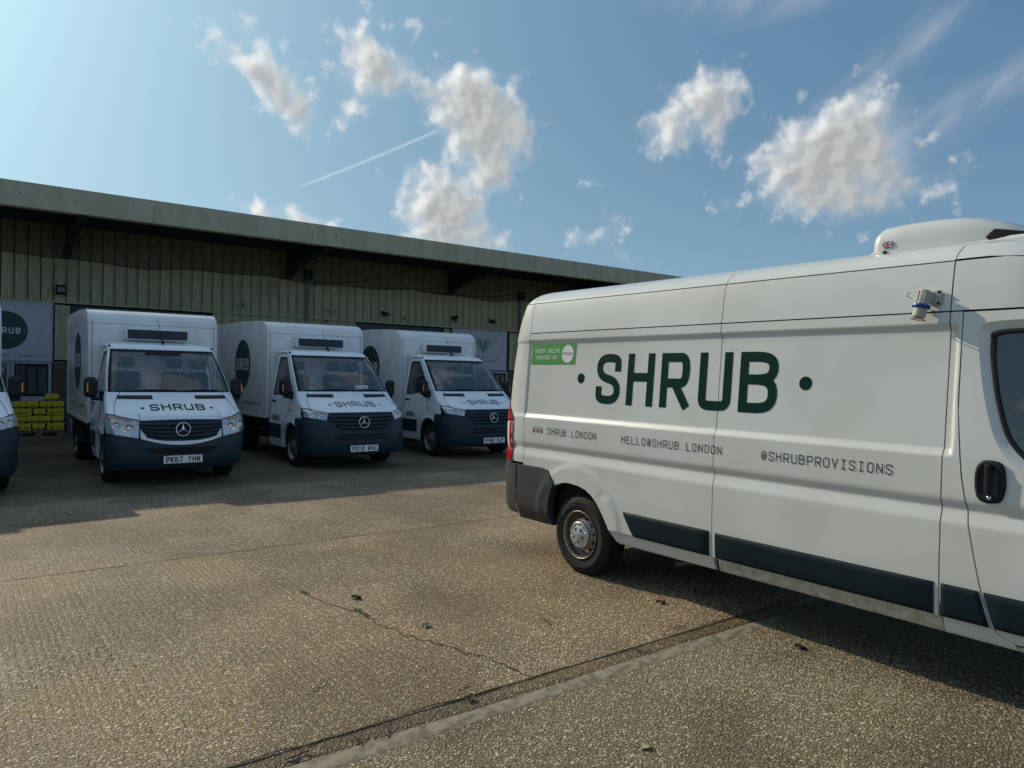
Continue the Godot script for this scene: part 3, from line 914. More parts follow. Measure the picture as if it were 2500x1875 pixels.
func make_warehouse() -> void:
	var W := thing("warehouse", "long low warehouse with olive ribbed cladding and a deep canopy behind the trucks", "warehouse", Vector3(9, 0, WZ))
	var o := W.position
	var XL := -14.0
	var XR := 34.0
	# core of the building: walls and roof with thickness, openings left free
	var b := Buf.new()
	b.box(Vector3((XL + XR) / 2, 4.3, WZ - 0.12), Vector3(XR - XL, 2.1, 0.12))
	var edges := [[XL, -6.0], [-3.6, -3.05], [2.02, 2.42], [5.75, 10.36], [13.62, 13.92], [16.5, XR]]
	for e in edges:
		b.box(Vector3((e[0] + e[1]) / 2, 1.624, WZ - 0.12), Vector3(e[1] - e[0], 3.25, 0.12))
	b.box(Vector3((XL + XR) / 2, 2.7, WZ - 12.0), Vector3(XR - XL, 5.4, 0.2))
	b.box(Vector3(XL, 2.7, WZ - 6.1), Vector3(0.2, 5.4, 11.6))
	b.box(Vector3(XR, 2.7, WZ - 6.1), Vector3(0.2, 5.4, 11.6))
	part("wall", b.shifted(o), M.room_dark, W)
	b = Buf.new()
	# roof over hall and canopy
	b.box(Vector3((XL + XR) / 2, 5.42, (FZ + WZ - 12.0) / 2 - 0.1), Vector3(XR - XL, 0.16, absf(WZ - 12.0 - FZ) - 0.1))
	part("roof", b.shifted(o), M.soffit_dark, W)
	# the roof rises left of the picture, which shows in the step of its shadow
	b = Buf.new()
	b.box(Vector3(-8.0, 5.72, FZ - 0.3), Vector3(11.9, 0.36, 0.4))
	part("roof_upstand", b.shifted(o), M.fascia_green, W)
	# purlins under the canopy
	for k in 3:
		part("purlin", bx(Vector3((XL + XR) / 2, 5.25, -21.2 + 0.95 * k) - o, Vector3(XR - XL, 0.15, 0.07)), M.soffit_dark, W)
	# soffit sheet: ribs run to the wall
	b = Buf.new()
	var x := XL
	var rows := []
	while x < XR:
		for q in [[0.0, 0.0], [0.06, 0.0], [0.08, -0.03], [0.18, -0.03], [0.2, 0.0]]:
			rows.append(PackedVector3Array([Vector3(x + q[0], 5.335 + q[1], WZ), Vector3(x + q[0], 5.335 + q[1], FZ - 0.08)]))
		x += 0.24
	b.grid(rows, false)
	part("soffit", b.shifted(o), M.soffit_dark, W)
	# tapered canopy beams
	for i in 8:
		var bxx := 2.28 - 5.76 * 2 + 5.76 * i
		if bxx < XL + 1 or bxx > XR - 1: continue
		b = Buf.new()
		var poly := PackedVector2Array([Vector2(0, 4.46), Vector2(0.22, 4.46), Vector2(0.75, 4.72), Vector2(3.25, 5.04), Vector2(3.25, 5.3), Vector2(0, 5.3)])
		var xf := Transform3D(Basis(Vector3(0, 0, 1), Vector3(0, 1, 0), Vector3(-1, 0, 0)), Vector3(bxx, 0, WZ))
		b.prism(poly, -0.012, 0.012, xf)
		for s in poly.size() - 2:
			var p := poly[s]
			var q := poly[s + 1]
			var mid := (p + q) / 2
			var ang := (q - p).angle()
			b.box(Vector3(bxx, mid.y, WZ + mid.x), Vector3(0.19, 0.02, p.distance_to(q)), 0.0, Basis(Vector3.RIGHT, -ang))
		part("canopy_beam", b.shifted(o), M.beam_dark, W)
	# fascia, panel by panel
	var rv := Buf.new()
	rv.lathe(PackedVector2Array([Vector2(0.013, -0.002), Vector2(0.012, 0.006), Vector2(0.0, 0.008)]), Transform3D(), 8)
	var rivet := rv.mesh()
	var seams := [XL, -10.5, -6.6, -2.9, 0.35, 3.69, 7.51, 11.2, 12.88, 16.0, 18.92, 22.6, 26.4, 30.2, XR]
	for i in seams.size() - 1:
		var a: float = seams[i] + 0.004
		var c: float = seams[i + 1] - 0.004
		var top := 5.58
		if c < 0.4 and a > -3.0: top = 5.42
		b = Buf.new()
		var prof := [Vector2(-0.30, top - 0.02), Vector2(-0.30, top), Vector2(-0.01, top), Vector2(0, top - 0.012), Vector2(0, 5.052), Vector2(-0.012, 5.04), Vector2(-0.22, 5.04), Vector2(-0.22, 5.06)]
		var r := []
		for p in prof:
			r.append(PackedVector3Array([Vector3(a, p.y, FZ + p.x), Vector3(c, p.y, FZ + p.x)]))
		b.grid(r, false)
		var f := part("fascia_panel", b.shifted(o), M.fascia_green, W)
		var xx := a + 0.15
		rng.seed = 60 + i
		while xx < c - 0.1:
			put("rivet", rivet, M.dark_gap, f, Vector3(xx, 5.33, FZ) - o)
			xx += rng.randf_range(0.38, 0.62)
	# cladding: one sheet after another
	var pitch := 0.2768
	var upper := clad_strip(pitch, 1.95)
	var low := clad_strip(pitch, 1.44)
	x = -6.0
	var k := 0
	while x < 33.7:
		rng.seed = 900 + k
		put("cladding_panel", upper, M["cladding_%d" % rng.randi_range(0, 2)], W, Vector3(x, 3.34, WZ) - o)
		var mid := x + pitch / 2
		var free := false
		for e in [[-3.6, -3.1], [5.8, 10.34], [17.0, 34.0]]:
			if mid > e[0] and mid < e[1]: free = true
		if free:
			put("cladding_panel", low, M["cladding_%d" % rng.randi_range(0, 2)], W, Vector3(x, 1.86, WZ) - o)
		x += pitch
		k += 1
	# flat flashings beside the openings, and the rail over them
	for e in [[2.06, 2.395], [13.65, 13.9], [16.52, 16.98]]:
		var w: float = e[1] - e[0]
		part("flashing", bx(Vector3((e[0] + e[1]) / 2, 2.56, WZ + 0.012) - o, Vector3(w, 1.4, 0.03), 0.004), M.cladding_1, W)
		part("flashing_fold", bx(Vector3(e[0] + w * 0.45, 2.56, WZ + 0.035) - o, Vector3(0.05, 1.4, 0.016), 0.004), M.cladding_0, W)
	part("head_rail", bx(Vector3(6, 3.32, WZ + 0.028) - o, Vector3(40, 0.035, 0.07), 0.004), M.cladding_2, W)
	part("flashing", bx(Vector3(8.07, 1.83, WZ + 0.03) - o, Vector3(4.5, 0.03, 0.06), 0.004), M.cladding_2, W)
	# blank hatch panels in the cladding
	for h in [[1.80, 4.02], [7.18, 4.06]]:
		b = Buf.new()
		for q in [[0, 0.31, 0.56, 0.03], [-0.28, 0, 0.02, 0.62], [0.0, 0, 0.02, 0.62], [0.28, 0, 0.02, 0.62]]:
			b.box(Vector3(h[0] + 0.28 + q[0], h[1] + q[1], WZ + 0.042) - o, Vector3(q[2], q[3], 0.014))
		part("hatch_trim", b, M.cladding_0, W)
	# brick piers
	var bm := []
	var bb := Buf.new()
	bb.box(Vector3.ZERO, Vector3(0.205, 0.063, 0.05), 0.004)
	bm.append(bb.mesh())
	bb = Buf.new()
	bb.box(Vector3.ZERO, Vector3(0.1, 0.063, 0.05), 0.004)
	bm.append(bb.mesh())
	for pier in [[2.04, 2.4, 24], [13.64, 13.9, 24], [16.52, 17.0, 24], [5.78, 10.34, 24]]:
		var wall := part("brick_pier", bx(Vector3((pier[0] + pier[1]) / 2, 0.91, WZ - 0.02) - o, Vector3(pier[1] - pier[0], 1.8, 0.05)), M.mortar, W)
		if pier[1] - pier[0] > 2.0:
			# long wall behind the trucks: seen only in slivers
			var sb := Buf.new()
			for c in pier[2]:
				var q: float = pier[0] + (0.0 if c % 2 == 0 else 0.108)
				while q < pier[1] - 0.2:
					sb.box(Vector3(q + 0.105, 0.045 + c * 0.0745, WZ + 0.008) - o, Vector3(0.205, 0.063, 0.05))
					q += 0.2155
			var st := part("brick_courses", sb, M.brick_1, wall)
			st.set_meta("kind", "stuff")
			continue
		for c in pier[2]:
			var q: float = pier[0]
			var first := true
			while q < pier[1] - 0.06:
				var half: bool = (first and c % 2 == 1) or q + 0.2 > pier[1]
				rng.seed = int(q * 977) + c * 31
				put("brick", bm[1 if half else 0], M["brick_%d" % rng.randi_range(0, 3)], wall, Vector3(q + (0.0525 if half else 0.105), 0.045 + c * 0.0745, WZ + 0.008 + rng.randf_range(-0.003, 0.003)) - o)
				q += 0.1105 if half else 0.2155
				first = false
	# roller shutters, half of each hidden behind a truck
	for d in [[2.42, 5.75, "dark"], [10.36, 13.62, "dark"]]:
		var hood := part("roller_shutter", bx(Vector3((d[0] + d[1]) / 2, 3.16, WZ - 0.16) - o, Vector3(d[1] - d[0], 0.22, 0.22), 0.01), M.shutter_blue, W)
		var sl := Buf.new()
		sl.box(Vector3.ZERO, Vector3(d[1] - d[0] - 0.06, 0.094, 0.03), 0.012)
		var sm := sl.mesh()
		for n in 31:
			put("slat", sm, M.shutter_blue, hood, Vector3((d[0] + d[1]) / 2, 0.05 + n * 0.098, WZ - 0.17) - o)
		for s in [d[0], d[1]]:
			put("guide_rail", bx(Vector3.ZERO, Vector3(0.06, 3.05, 0.1), 0.005).mesh(), M.frame_grey, hood, Vector3(s + (0.03 if s == d[0] else -0.03), 1.53, WZ - 0.1) - o)
	# office fronts under the two signs: door, window, frames
	for f in [[-0.55, 2.0, true], [13.95, 16.45, false]]:
		var x0: float = f[0]
		var x1: float = f[1]
		part("office_back", bx(Vector3((x0 + x1) / 2, 1.6, WZ - 1.6) - o, Vector3(x1 - x0 + 0.4, 3.2, 0.1)), M.room_dark, W)
		var fr := Buf.new()
		fr.box(Vector3((x0 + x1) / 2, 1.79, WZ - 0.02) - o, Vector3(x1 - x0, 0.1, 0.1), 0.006)
		fr.box(Vector3((x0 + x1) / 2, 0.05, WZ - 0.02) - o, Vector3(x1 - x0, 0.1, 0.098), 0.006)
		for q in [x0 + 0.03, x1 - 0.03, x1 - 0.82, x0 + 0.78]:
			fr.box(Vector3(q, 0.92, WZ - 0.019) - o, Vector3(0.075, 1.66, 0.1), 0.006)
		fr.box(Vector3(x1 - 0.42, 0.52, WZ - 0.02) - o, Vector3(0.73, 0.82, 0.06), 0.006)
		part("office_frame", fr, M.frame_grey, W)
		var win := part("window", bx(Vector3(x1 - 0.42, 1.34, WZ - 0.005) - o, Vector3(0.70, 0.76, 0.012)), M.window_glass, W)
		var sash := Buf.new()
		for q in [-0.345, -0.105, 0.12, 0.345]:
			sash.box(Vector3(x1 - 0.42 + q, 1.34, WZ + 0.012) - o, Vector3(0.028, 0.76, 0.02), 0.003)
		for q in [0.97, 1.71]:
			sash.box(Vector3(x1 - 0.42, q, WZ + 0.0125) - o, Vector3(0.7, 0.03, 0.02), 0.003)
		part("sash", sash, M.black_plastic, win)
		var bl := Buf.new()
		bl.box(Vector3(x1 - 0.42 + 0.01, 1.32, WZ - 0.045) - o, Vector3(0.185, 0.68, 0.008))
		bl.box(Vector3(x1 - 0.42 + 0.235, 1.32, WZ - 0.045) - o, Vector3(0.185, 0.68, 0.008))
		part("blind", bl, M.blind_pale, win)
		for q in [[x0 + 0.4, 0.72], [(x0 + 0.78 + x1 - 0.82) / 2, x1 - x0 - 1.68]]:
			var dr := part("door", bx(Vector3(q[0], 0.95, WZ - 0.035) - o, Vector3(q[1], 1.56, 0.02)), M.window_glass, W)
			var df := Buf.new()
			for s in [-1, 1]:
				df.box(Vector3(q[0] + s * (q[1] / 2 - 0.04), 0.92, WZ - 0.02) - o, Vector3(0.07, 1.62, 0.05), 0.005)
			df.box(Vector3(q[0], 0.3, WZ - 0.021) - o, Vector3(q[1], 0.3, 0.04), 0.005)
			part("door_frame", df, M.frame_grey, dr)
			part("door_handle", bx(Vector3(q[0] + q[1] / 2 - 0.07, 0.95, WZ + 0.03) - o, Vector3(0.02, 0.2, 0.03), 0.004), M.chrome, dr)
			part("notice", bx(Vector3(q[0] + q[1] / 2 - 0.19, 1.58, WZ - 0.018) - o, Vector3(0.11, 0.14, 0.004)), M.blind_pale, dr)
	# downpipes with hoppers
	for px in [8.68, 16.97]:
		var pp := Buf.new()
		pp.tube(PackedVector3Array([Vector3(px, 0.05, WZ + 0.1), Vector3(px, 4.6, WZ + 0.1)]), 0.055, 12)
		var pipe := part("downpipe", pp.shifted(o), M.pipe_grey, W)
		part("hopper", bx(Vector3(px, 4.66, WZ + 0.11) - o, Vector3(0.24, 0.3, 0.16), 0.02), M.beam_dark, pipe)
	# bird netting hung under the canopy
	var N := thing("bird_netting", "dark bird netting slung under the warehouse canopy with a sagging lower cable", "netting", Vector3(9, 4.4, WZ + 0.1))
	b = Buf.new()
	rows = []
	var cable := PackedVector3Array()
	var nx := 140
	for i in nx + 1:
		var xx := XL + 1 + (XR - XL - 2) * i / float(nx)
		var sag := 0.05 * sin(xx * 1.09 + 0.6) + 0.03 * sin(xx * 2.7)
		var yb := 4.44 + sag
		var row := PackedVector3Array()
		for s in 9:
			var t := s / 8.0
			row.append(Vector3(xx, lerpf(yb, 5.0, pow(t, 0.8)) - 0.10 * sin(PI * t) * (0.6 + 0.4 * sin(xx * 1.3 + t * 3)), lerpf(WZ + 0.07, FZ - 0.4, t)))
		rows.append(row)
		cable.append(row[0])
	b.grid(rows)
	part("net", b.shifted(N.position), M.netting, N)
	b = Buf.new()
	b.tube(cable, 0.008, 6)
	part("edge_cable", b.shifted(N.position), M.net_cable, N)
	for c in [[8.9, 11.4], [11.3, 14.2], [12.6, 16.5], [14.1, 17.4]]:
		b = Buf.new()
		var p := PackedVector3Array()
		for i in 9:
			var t := i / 8.0
			p.append(Vector3(lerpf(c[0], c[1], t), lerpf(4.46, 4.95, t * t) - 0.06 * sin(PI * t), lerpf(WZ + 0.08, WZ + 1.7, t)))
		b.tube(p, 0.009, 6)
		part("stay_cable", b.shifted(N.position), M.net_cable, N)

func make_signs() -> void:
	# left: pale board with a dark green disc
	var S := thing("sign_board", "pale board with dark green disc and white lettering above the office door", "sign", Vector3(0.72, 2.56, WZ + 0.03), 0.0)
	part("board", bx(Vector3(0, 0, 0), Vector3(2.54, 1.46, 0.035), 0.005), M.sign_grey, S)
	var fr := Buf.new()
	fr.box(Vector3(0, 0.745, 0.004), Vector3(2.62, 0.035, 0.05)); fr.box(Vector3(0, -0.745, 0.004), Vector3(2.62, 0.035, 0.05))
	fr.box(Vector3(1.285, 0, 0.0035), Vector3(0.035, 1.45, 0.05)); fr.box(Vector3(-1.285, 0, 0.0035), Vector3(0.035, 1.45, 0.05))
	part("frame", fr, M.frame_grey, S)
	var flat := func(x, y, l): return Vector3(x, y, 0.0185 + l)
	var b := Buf.new()
	dot(b, 0.30, 0.0, 0.47, flat, 48, 0.001)
	part("disc", b, M.sign_green, S)
	b = Buf.new()
	var flat2 := func(x, y, l): return Vector3(x - 0.045, y - 0.08, 0.0215 + l)
	letters(b, "SHRUB", 0.15, 0.1, 0.14, 0.025, flat2)
	dot(b, -0.075, 0.075, 0.014, flat2); dot(b, 0.74, 0.075, 0.014, flat2)
	part("lettering", b, M.ink_white, S)
	b = Buf.new()
	var low := func(x, y, l): return Vector3(x, y - 0.645, 0.0185 + l)
	letters(b, "WWW.SHRUB.LONDON", 0.04, 0.028, 0.0375, 0.006, func(x, y, l): return low.call(x - 0.17, y, l))
	letters(b, "@SHRUBPROVISIONS", 0.04, 0.028, 0.0385, 0.006, func(x, y, l): return low.call(x + 0.6, y, l))
	part("small_lettering", b, M.ink_black, S)
	# right: pale board with a leaf heart
	var R := thing("sign_board", "grey florist board with a heart shaped leaf emblem behind the rearmost truck", "sign", Vector3(15.18, 2.57, WZ + 0.03))
	part("board", bx(Vector3.ZERO, Vector3(2.42, 1.44, 0.035), 0.005), M.sign_grey, R)
	fr = Buf.new()
	fr.box(Vector3(0, 0.735, 0.004), Vector3(2.5, 0.035, 0.05)); fr.box(Vector3(0, -0.735, 0.004), Vector3(2.5, 0.035, 0.05))
	fr.box(Vector3(1.225, 0, 0.0035), Vector3(0.035, 1.43, 0.05)); fr.box(Vector3(-1.225, 0, 0.0035), Vector3(0.035, 1.43, 0.05))
	part("frame", fr, M.beam_dark, R)
	for s in [-1.0, 1.0]:
		for layer in [[1.0, 0.001, "logo_pale"], [0.72, 0.003, "logo_green"]]:
			b = Buf.new()
			var k: float = layer[0]
			var poly := PackedVector2Array()
			for q in [[0, -0.25], [0.10, -0.06], [0.13, 0.12], [0.06, 0.25]] if k < 1.0 else [[0, -0.25], [0.2, -0.1], [0.36, 0.1], [0.35, 0.22], [0.26, 0.27], [0.12, 0.24], [0.03, 0.1]]:
				poly.append(Vector2(s * q[0], q[1]))
			b.prism(poly, 0.0178, 0.0185 + layer[1], Transform3D(Basis.IDENTITY, Vector3(0.14, 0.14, 0)))
			part("emblem", b, M[layer[2]], R)
	b = Buf.new()
	var lf := func(x, y, l): return Vector3(x, y, 0.0185 + l)
	letters(b, "VALLEY LTD", 0.13, 0.09, 0.125, 0.014, func(x, y, l): return lf.call(x - 0.36, y - 0.3, l), 0.15)
	part("lettering", b, M.logo_green, R)
	b = Buf.new()
	letters(b, "THE FLORIST", 0.075, 0.062, 0.085, 0.014, func(x, y, l): return lf.call(x - 0.17, y - 0.44, l), 0.2)
	part("small_lettering", b, M.ink_black, R)

func make_wall_fittings() -> void:
	# floodlights
	for f in [[2.17, 3.63, 0.0, 0.23, "square black floodlight on the cladding above the roller door at the left"], [11.31, 3.60, 0.25, 0.2, "black twin lens floodlight above the roller door behind the rearmost truck"],
			[14.05, 3.62, 0.75, 0.22, "black floodlight turned sideways left of the florist board"], [15.66, 3.60, 0.3, 0.2, "black twin lens floodlight over the florist board"]]:
		var L := thing("floodlight", f[4], "floodlight", Vector3(f[0], f[1], WZ + 0.06), 0.0, "floodlights on the warehouse wall")
		part("bracket", bx(Vector3(-0.06, 0.04, 0.05), Vector3(0.05, 0.14, 0.14), 0.006), M.lamp_black, L)
		var bas := Basis(Vector3.UP, f[2]) * Basis(Vector3.RIGHT, 0.35)
		var b := Buf.new()
		b.box(Vector3(0, 0, 0.15), Vector3(f[3], f[3] * 1.05 if f[2] in [0.0, 0.75] else f[3] * 0.55, 0.08), 0.012, bas)
		part("housing", b, M.lamp_black, L)
		b = Buf.new()
		if f[2] in [0.0, 0.75]:
			b.box(Vector3(0, 0, 0.15) + bas * Vector3(0, 0.015, 0.042), Vector3(f[3] * 0.72, f[3] * 0.55, 0.006), 0.0, bas)
			part("face", b, M.lamp_face, L)
		else:
			for s in [-0.035, 0.035]:
				b = Buf.new()
				b.lathe(PackedVector2Array([Vector2(0.02, 0.0), Vector2(0.017, 0.006), Vector2(0.0, 0.008)]), Transform3D(bas, Vector3(0, 0, 0.15) + bas * Vector3(s, 0, 0.04)), 12)
				part("lens", b, M.lamp_face, L)
	# bullet cameras and domes
	for c in [[6.74, 3.57, -0.6, "white bullet camera on the cladding between the two left trucks"], [9.44, 3.56, 0.7, "white bullet camera beside the downpipe above the middle truck"]]:
		var C := thing("security_camera", c[3], "camera", Vector3(c[0], c[1], WZ + 0.04), 0.0, "security cameras on the warehouse wall")
		var b := Buf.new()
		b.tube(PackedVector3Array([Vector3(0, -0.05, 0), Vector3(0, -0.05, 0.09), Vector3(0, 0.0, 0.13)]), 0.018, 8)
		part("arm", b, M.camera_white, C)
		b = Buf.new()
		var d := Vector3(sin(c[2]), -0.35, cos(c[2])).normalized()
		b.tube(PackedVector3Array([Vector3(0, 0.03, 0.13) - d * 0.1, Vector3(0, 0.03, 0.13) + d * 0.1]), 0.038, 12)
		part("body", b, M.camera_white, C)
		b = Buf.new()
		b.box(Vector3(0, 0.075, 0.13) + d * 0.02, Vector3(0.09, 0.008, 0.25), 0.0, Basis.looking_at(-d))
		part("sun_shield", b, M.camera_white, C)
		b = Buf.new()
		b.tube(PackedVector3Array([Vector3(0, 0.03, 0.13) + d * 0.099, Vector3(0, 0.03, 0.13) + d * 0.104]), 0.028, 12)
		part("lens", b, M.lamp_black, C)
	for c in [[9.33, 3.27, "small dome camera just above the middle truck's roof"], [12.08, 3.52, "tiny white dome camera right of the twin lens floodlight"]]:
		var C := thing("dome_camera", c[2], "camera", Vector3(c[0], c[1], WZ + 0.035), 0.0, "dome cameras on the warehouse wall")
		var b := Buf.new()
		b.lathe(PackedVector2Array([Vector2(0.06, 0), Vector2(0.06, 0.03), Vector2(0.045, 0.035)]), Transform3D(), 16, false)
		part("base", b, M.camera_white, C)
		b = Buf.new()
		b.lathe(PackedVector2Array([Vector2(0.044, 0.03), Vector2(0.036, 0.055), Vector2(0.02, 0.07), Vector2(0, 0.074)]), Transform3D(), 16)
		part("dome", b, M.lamp_black, C)
	var st := part("wall_label", bx(Vector3.ZERO, Vector3(0.05, 0.24, 0.02), 0.004), M.ink_white, self, Vector3(16.62, 2.88, WZ + 0.05))
	meta(st, "narrow white label on the cladding pier right of the florist board", "label")

# ------------------------------------------------------------------ goods by the wall
func carton(w: float, h: float, d: float, open_front: bool, words: String) -> Node3D:
	var c := Node3D.new()
	if open_front:
		part("carton_body", bx(Vector3(0, h * 0.61, 0), Vector3(w * 0.975, h * 0.74, d), 0.004), M.carton_yellow, c)
		part("tray", bx(Vector3(0, h * 0.12, 0.0), Vector3(w * 0.97, h * 0.235, d * 0.985), 0.002), M.carton_inside, c)
		part("tray_lip", bx(Vector3(0, h * 0.06, d / 2 - 0.002), Vector3(w * 0.7, h * 0.07, 0.006)), M.carton_pale, c)
	else:
		part("carton_body", bx(Vector3(0, h * 0.5, 0), Vector3(w * 0.985, h * 0.975, d), 0.004), M.carton_yellow, c)
	var z := d / 2 + 0.0012
	var b := Buf.new()
	if open_front:
		letters(b, "CORN", 0.022, 0.014, 0.018, 0.004, func(x, y, l): return Vector3(x - 0.035, y + h * 0.3, z + l))
		part("print", b, M.ink_black, c)
	else:
		letters(b, words, 0.032, 0.0155, 0.0215, 0.0085, func(x, y, l): return Vector3(x - words.length() * 0.01075, y + h * 0.2, z + l))
		for s in [-1.0, 1.0]:
			for k in 4:
				var a := 0.5 + 0.32 * k
				var p := Vector3(s * 0.105, h * 0.38, z)
				var q := p + Vector3(s * cos(a) * 0.055, sin(a) * 0.055, 0)
				var n := Vector3(-sin(a), s * cos(a), 0) * 0.0035
				b.quad(p - n, p + n, q + n * 0.4, q - n * 0.4)
		part("print", b, M.ink_black, c)
	b = Buf.new()
	for s in ([-0.05, 0.05] if not open_front else [0.0]):
		b.box(Vector3(s, h * 0.62, d / 2 - 0.004), Vector3(0.05, 0.02, 0.012), 0.004)
	part("hand_hole", b, M.carton_inside if not open_front else M.carton_yellow, c)
	return c

func make_goods() -> void:
	var P := thing("pallet", "worn wooden pallet under the stack of yellow cartons by the warehouse window", "pallet", Vector3(1.64, 0.0, -21.2))
	for i in 3:
		var z := -0.5 + 0.5 * i
		part("bottom_board", bx(Vector3(0, 0.013, z), Vector3(1.06, 0.022, 0.1), 0.003), M.pallet_wood_0, P)
		for x in [-0.45, 0.0, 0.45]:
			part("block", bx(Vector3(x, 0.075, z), Vector3(0.14, 0.1, 0.1), 0.004), M["pallet_wood_%d" % (i % 2)], P)
		part("stringer_board", bx(Vector3(0, 0.137, z), Vector3(1.06, 0.022, 0.1), 0.003), M.pallet_wood_1, P)
	for i in 7:
		part("top_board", bx(Vector3(-0.45 + 0.15 * i, 0.161, 0), Vector3(0.12, 0.022, 1.1), 0.003), M["pallet_wood_%d" % (i % 2)], P)
	var wide := carton(0.345, 0.168, 0.5, false, "GOLDEN CORN")
	var wide2 := carton(0.345, 0.168, 0.5, false, "SUPER SWEET")
	var small := carton(0.245, 0.165, 0.5, true, "")
	# name the place of each carton in the stack
	var rows := [
		[[1.31, wide, "left wide yellow carton with black lettering in the bottom row on the pallet"], [1.63, small, "narrow yellow carton in the middle of the bottom row on the pallet"], [1.975, wide2, "right wide yellow carton with black lettering in the bottom row on the pallet"]],
		[[1.255, small, "leftmost narrow yellow carton in the second row of the pallet stack"], [1.508, small, "second yellow carton from the left in the second row of the stack"], [1.762, small, "third yellow carton from the left in the second row of the stack"], [2.028, small, "rightmost narrow yellow carton in the second row of the pallet stack"]],
		[[1.31, wide, "left wide yellow carton with black lettering in the third row of the stack"], [1.645, small, "narrow yellow carton in the middle of the third row of the stack"], [1.975, wide, "right wide yellow carton with black lettering in the third row of the stack"]],
		[[1.255, small, "leftmost yellow carton in the top full row of the stack"], [1.503, small, "second yellow carton from the left in the top full row"], [1.775, small, "third yellow carton from the left in the top full row"], [2.02, small, "rightmost yellow carton in the top full row, below the single one"]],
		[[1.91, small, "single yellow carton on top of the pallet stack against the brick pier"]]]
	for r in rows.size():
		for q in rows[r]:
			var c: Node3D = q[1].duplicate()
			c.name = numbered("yellow_carton", self)
			add_child(c)
			rng.seed = int(q[0] * 1000) + r * 17
			c.position = Vector3(q[0], 0.1735 + 0.1725 * r, -20.88 + rng.randf_range(-0.012, 0.012))
			c.rotation.y = rng.randf_range(-0.03, 0.03)
			meta(c, q[2], "carton", "yellow cartons stacked on the pallet")
	for c in [wide, wide2, small]:
		c.free()
	# flaking post at the door edge
	var T := thing("guard_post", "grey flaking guard post between the cartons and the first truck", "post", Vector3(2.3, 0, -21.3))
	var b := Buf.new()
	b.lathe(PackedVector2Array([Vector2(0.0, 1.08), Vector2(0.04, 1.07), Vector2(0.06, 1.04), Vector2(0.062, 0.0)]), Transform3D(Basis(Vector3.RIGHT, Vector3(0, 0, -1), Vector3.UP), Vector3.ZERO), 20)
	part("post", b, M.post_paint, T)
	part("base_plate", bx(Vector3(0, 0.012, 0), Vector3(0.2, 0.02, 0.2), 0.004), M.pipe_grey, T)

func make_neighbour() -> void:
	# across the yard, out of the picture; it shows in the van's side window
	var N := thing("neighbour_shed", "low grey industrial shed reflected in the white van's cab window", "shed", Vector3(-46, 0, -20))
	var poly := PackedVector2Array([Vector2(-10, 0), Vector2(10, 0), Vector2(10, 2.5), Vector2(0, 4.0), Vector2(-10, 2.5)])
	var b := Buf.new()
	b.prism(poly, -5, 5, Transform3D(Basis(Vector3(0, 0, -1), Vector3.UP, Vector3(1, 0, 0)), Vector3.ZERO))
	part("wall", b, M.shed_wall, N)
	for s in [-1.0, 1.0]:
		b = Buf.new()
		b.box(Vector3(0, 3.33, s * 5.2), Vector3(10.6, 0.12, 10.6), 0.0, Basis(Vector3.RIGHT, s * atan2(1.5, 10.0)))
		part("roof", b, M.beam_dark, N)
	for k in 3:
		part("shutter", bx(Vector3(5.02, 1.1, -5.5 + 5.5 * k), Vector3(0.06, 2.2, 3.0), 0.01), M.frame_grey, N)

# ------------------------------------------------------------------ the long white van
const VX := 4.27          # outermost plane of its near side
const VC := 5.27          # its middle
const ZC := -5.45         # where the rear corner starts to turn
const V_LOW := [0.34, 0.352, 0.375, 0.40, 0.426]
const V_Y := [0.432, 0.44, 0.52, 0.618, 0.63, 0.7, 0.8, 0.88, 0.935, 0.952, 0.962, 0.985, 1.008, 1.02, 1.03, 1.045, 1.066, 1.08, 1.1, 1.2, 1.295, 1.304, 1.314, 1.33, 1.342, 1.352, 1.4, 1.6, 1.8, 1.94, 1.988, 2.0, 2.012, 2.024, 2.034, 2.05, 2.086]
const V_UP := [2.094, 2.105, 2.16, 2.25, 2.33, 2.368]
const V_ROOF := [2.375, 2.382, 2.40, 2.42, 2.44, 2.46, 2.478, 2.49, 2.5]
const V_FLUSH := [[0.30, 0.09], [0.34, 0.068], [0.352, 0.056], [0.40, 0.042], [0.43, 0.032], [0.44, 0.014], [0.62, 0.003], [0.70, 0.0], [0.945, 0.0], [0.96, 0.004], [1.015, 0.021], [1.03, 0.022], [1.07, 0.004], [1.085, 0.0], [1.30, 0.005], [2.03, 0.056], [2.085, 0.061], [2.10, 0.063], [2.25, 0.083], [2.33, 0.098], [2.37, 0.108], [2.40, 0.13], [2.43, 0.165], [2.46, 0.215], [2.48, 0.27], [2.50, 0.36]]
const ARCH_IN := [[-5.05, 0.30], [-5.045, 0.5], [-5.03, 0.6], [-4.99, 0.70], [-4.93, 0.742], [-4.85, 0.764], [-4.78, 0.77], [-4.66, 0.762], [-4.562, 0.739], [-4.49, 0.70], [-4.425, 0.645], [-4.38, 0.585], [-4.334, 0.517], [-4.30, 0.46], [-4.273, 0.396], [-4.236, 0.338]]

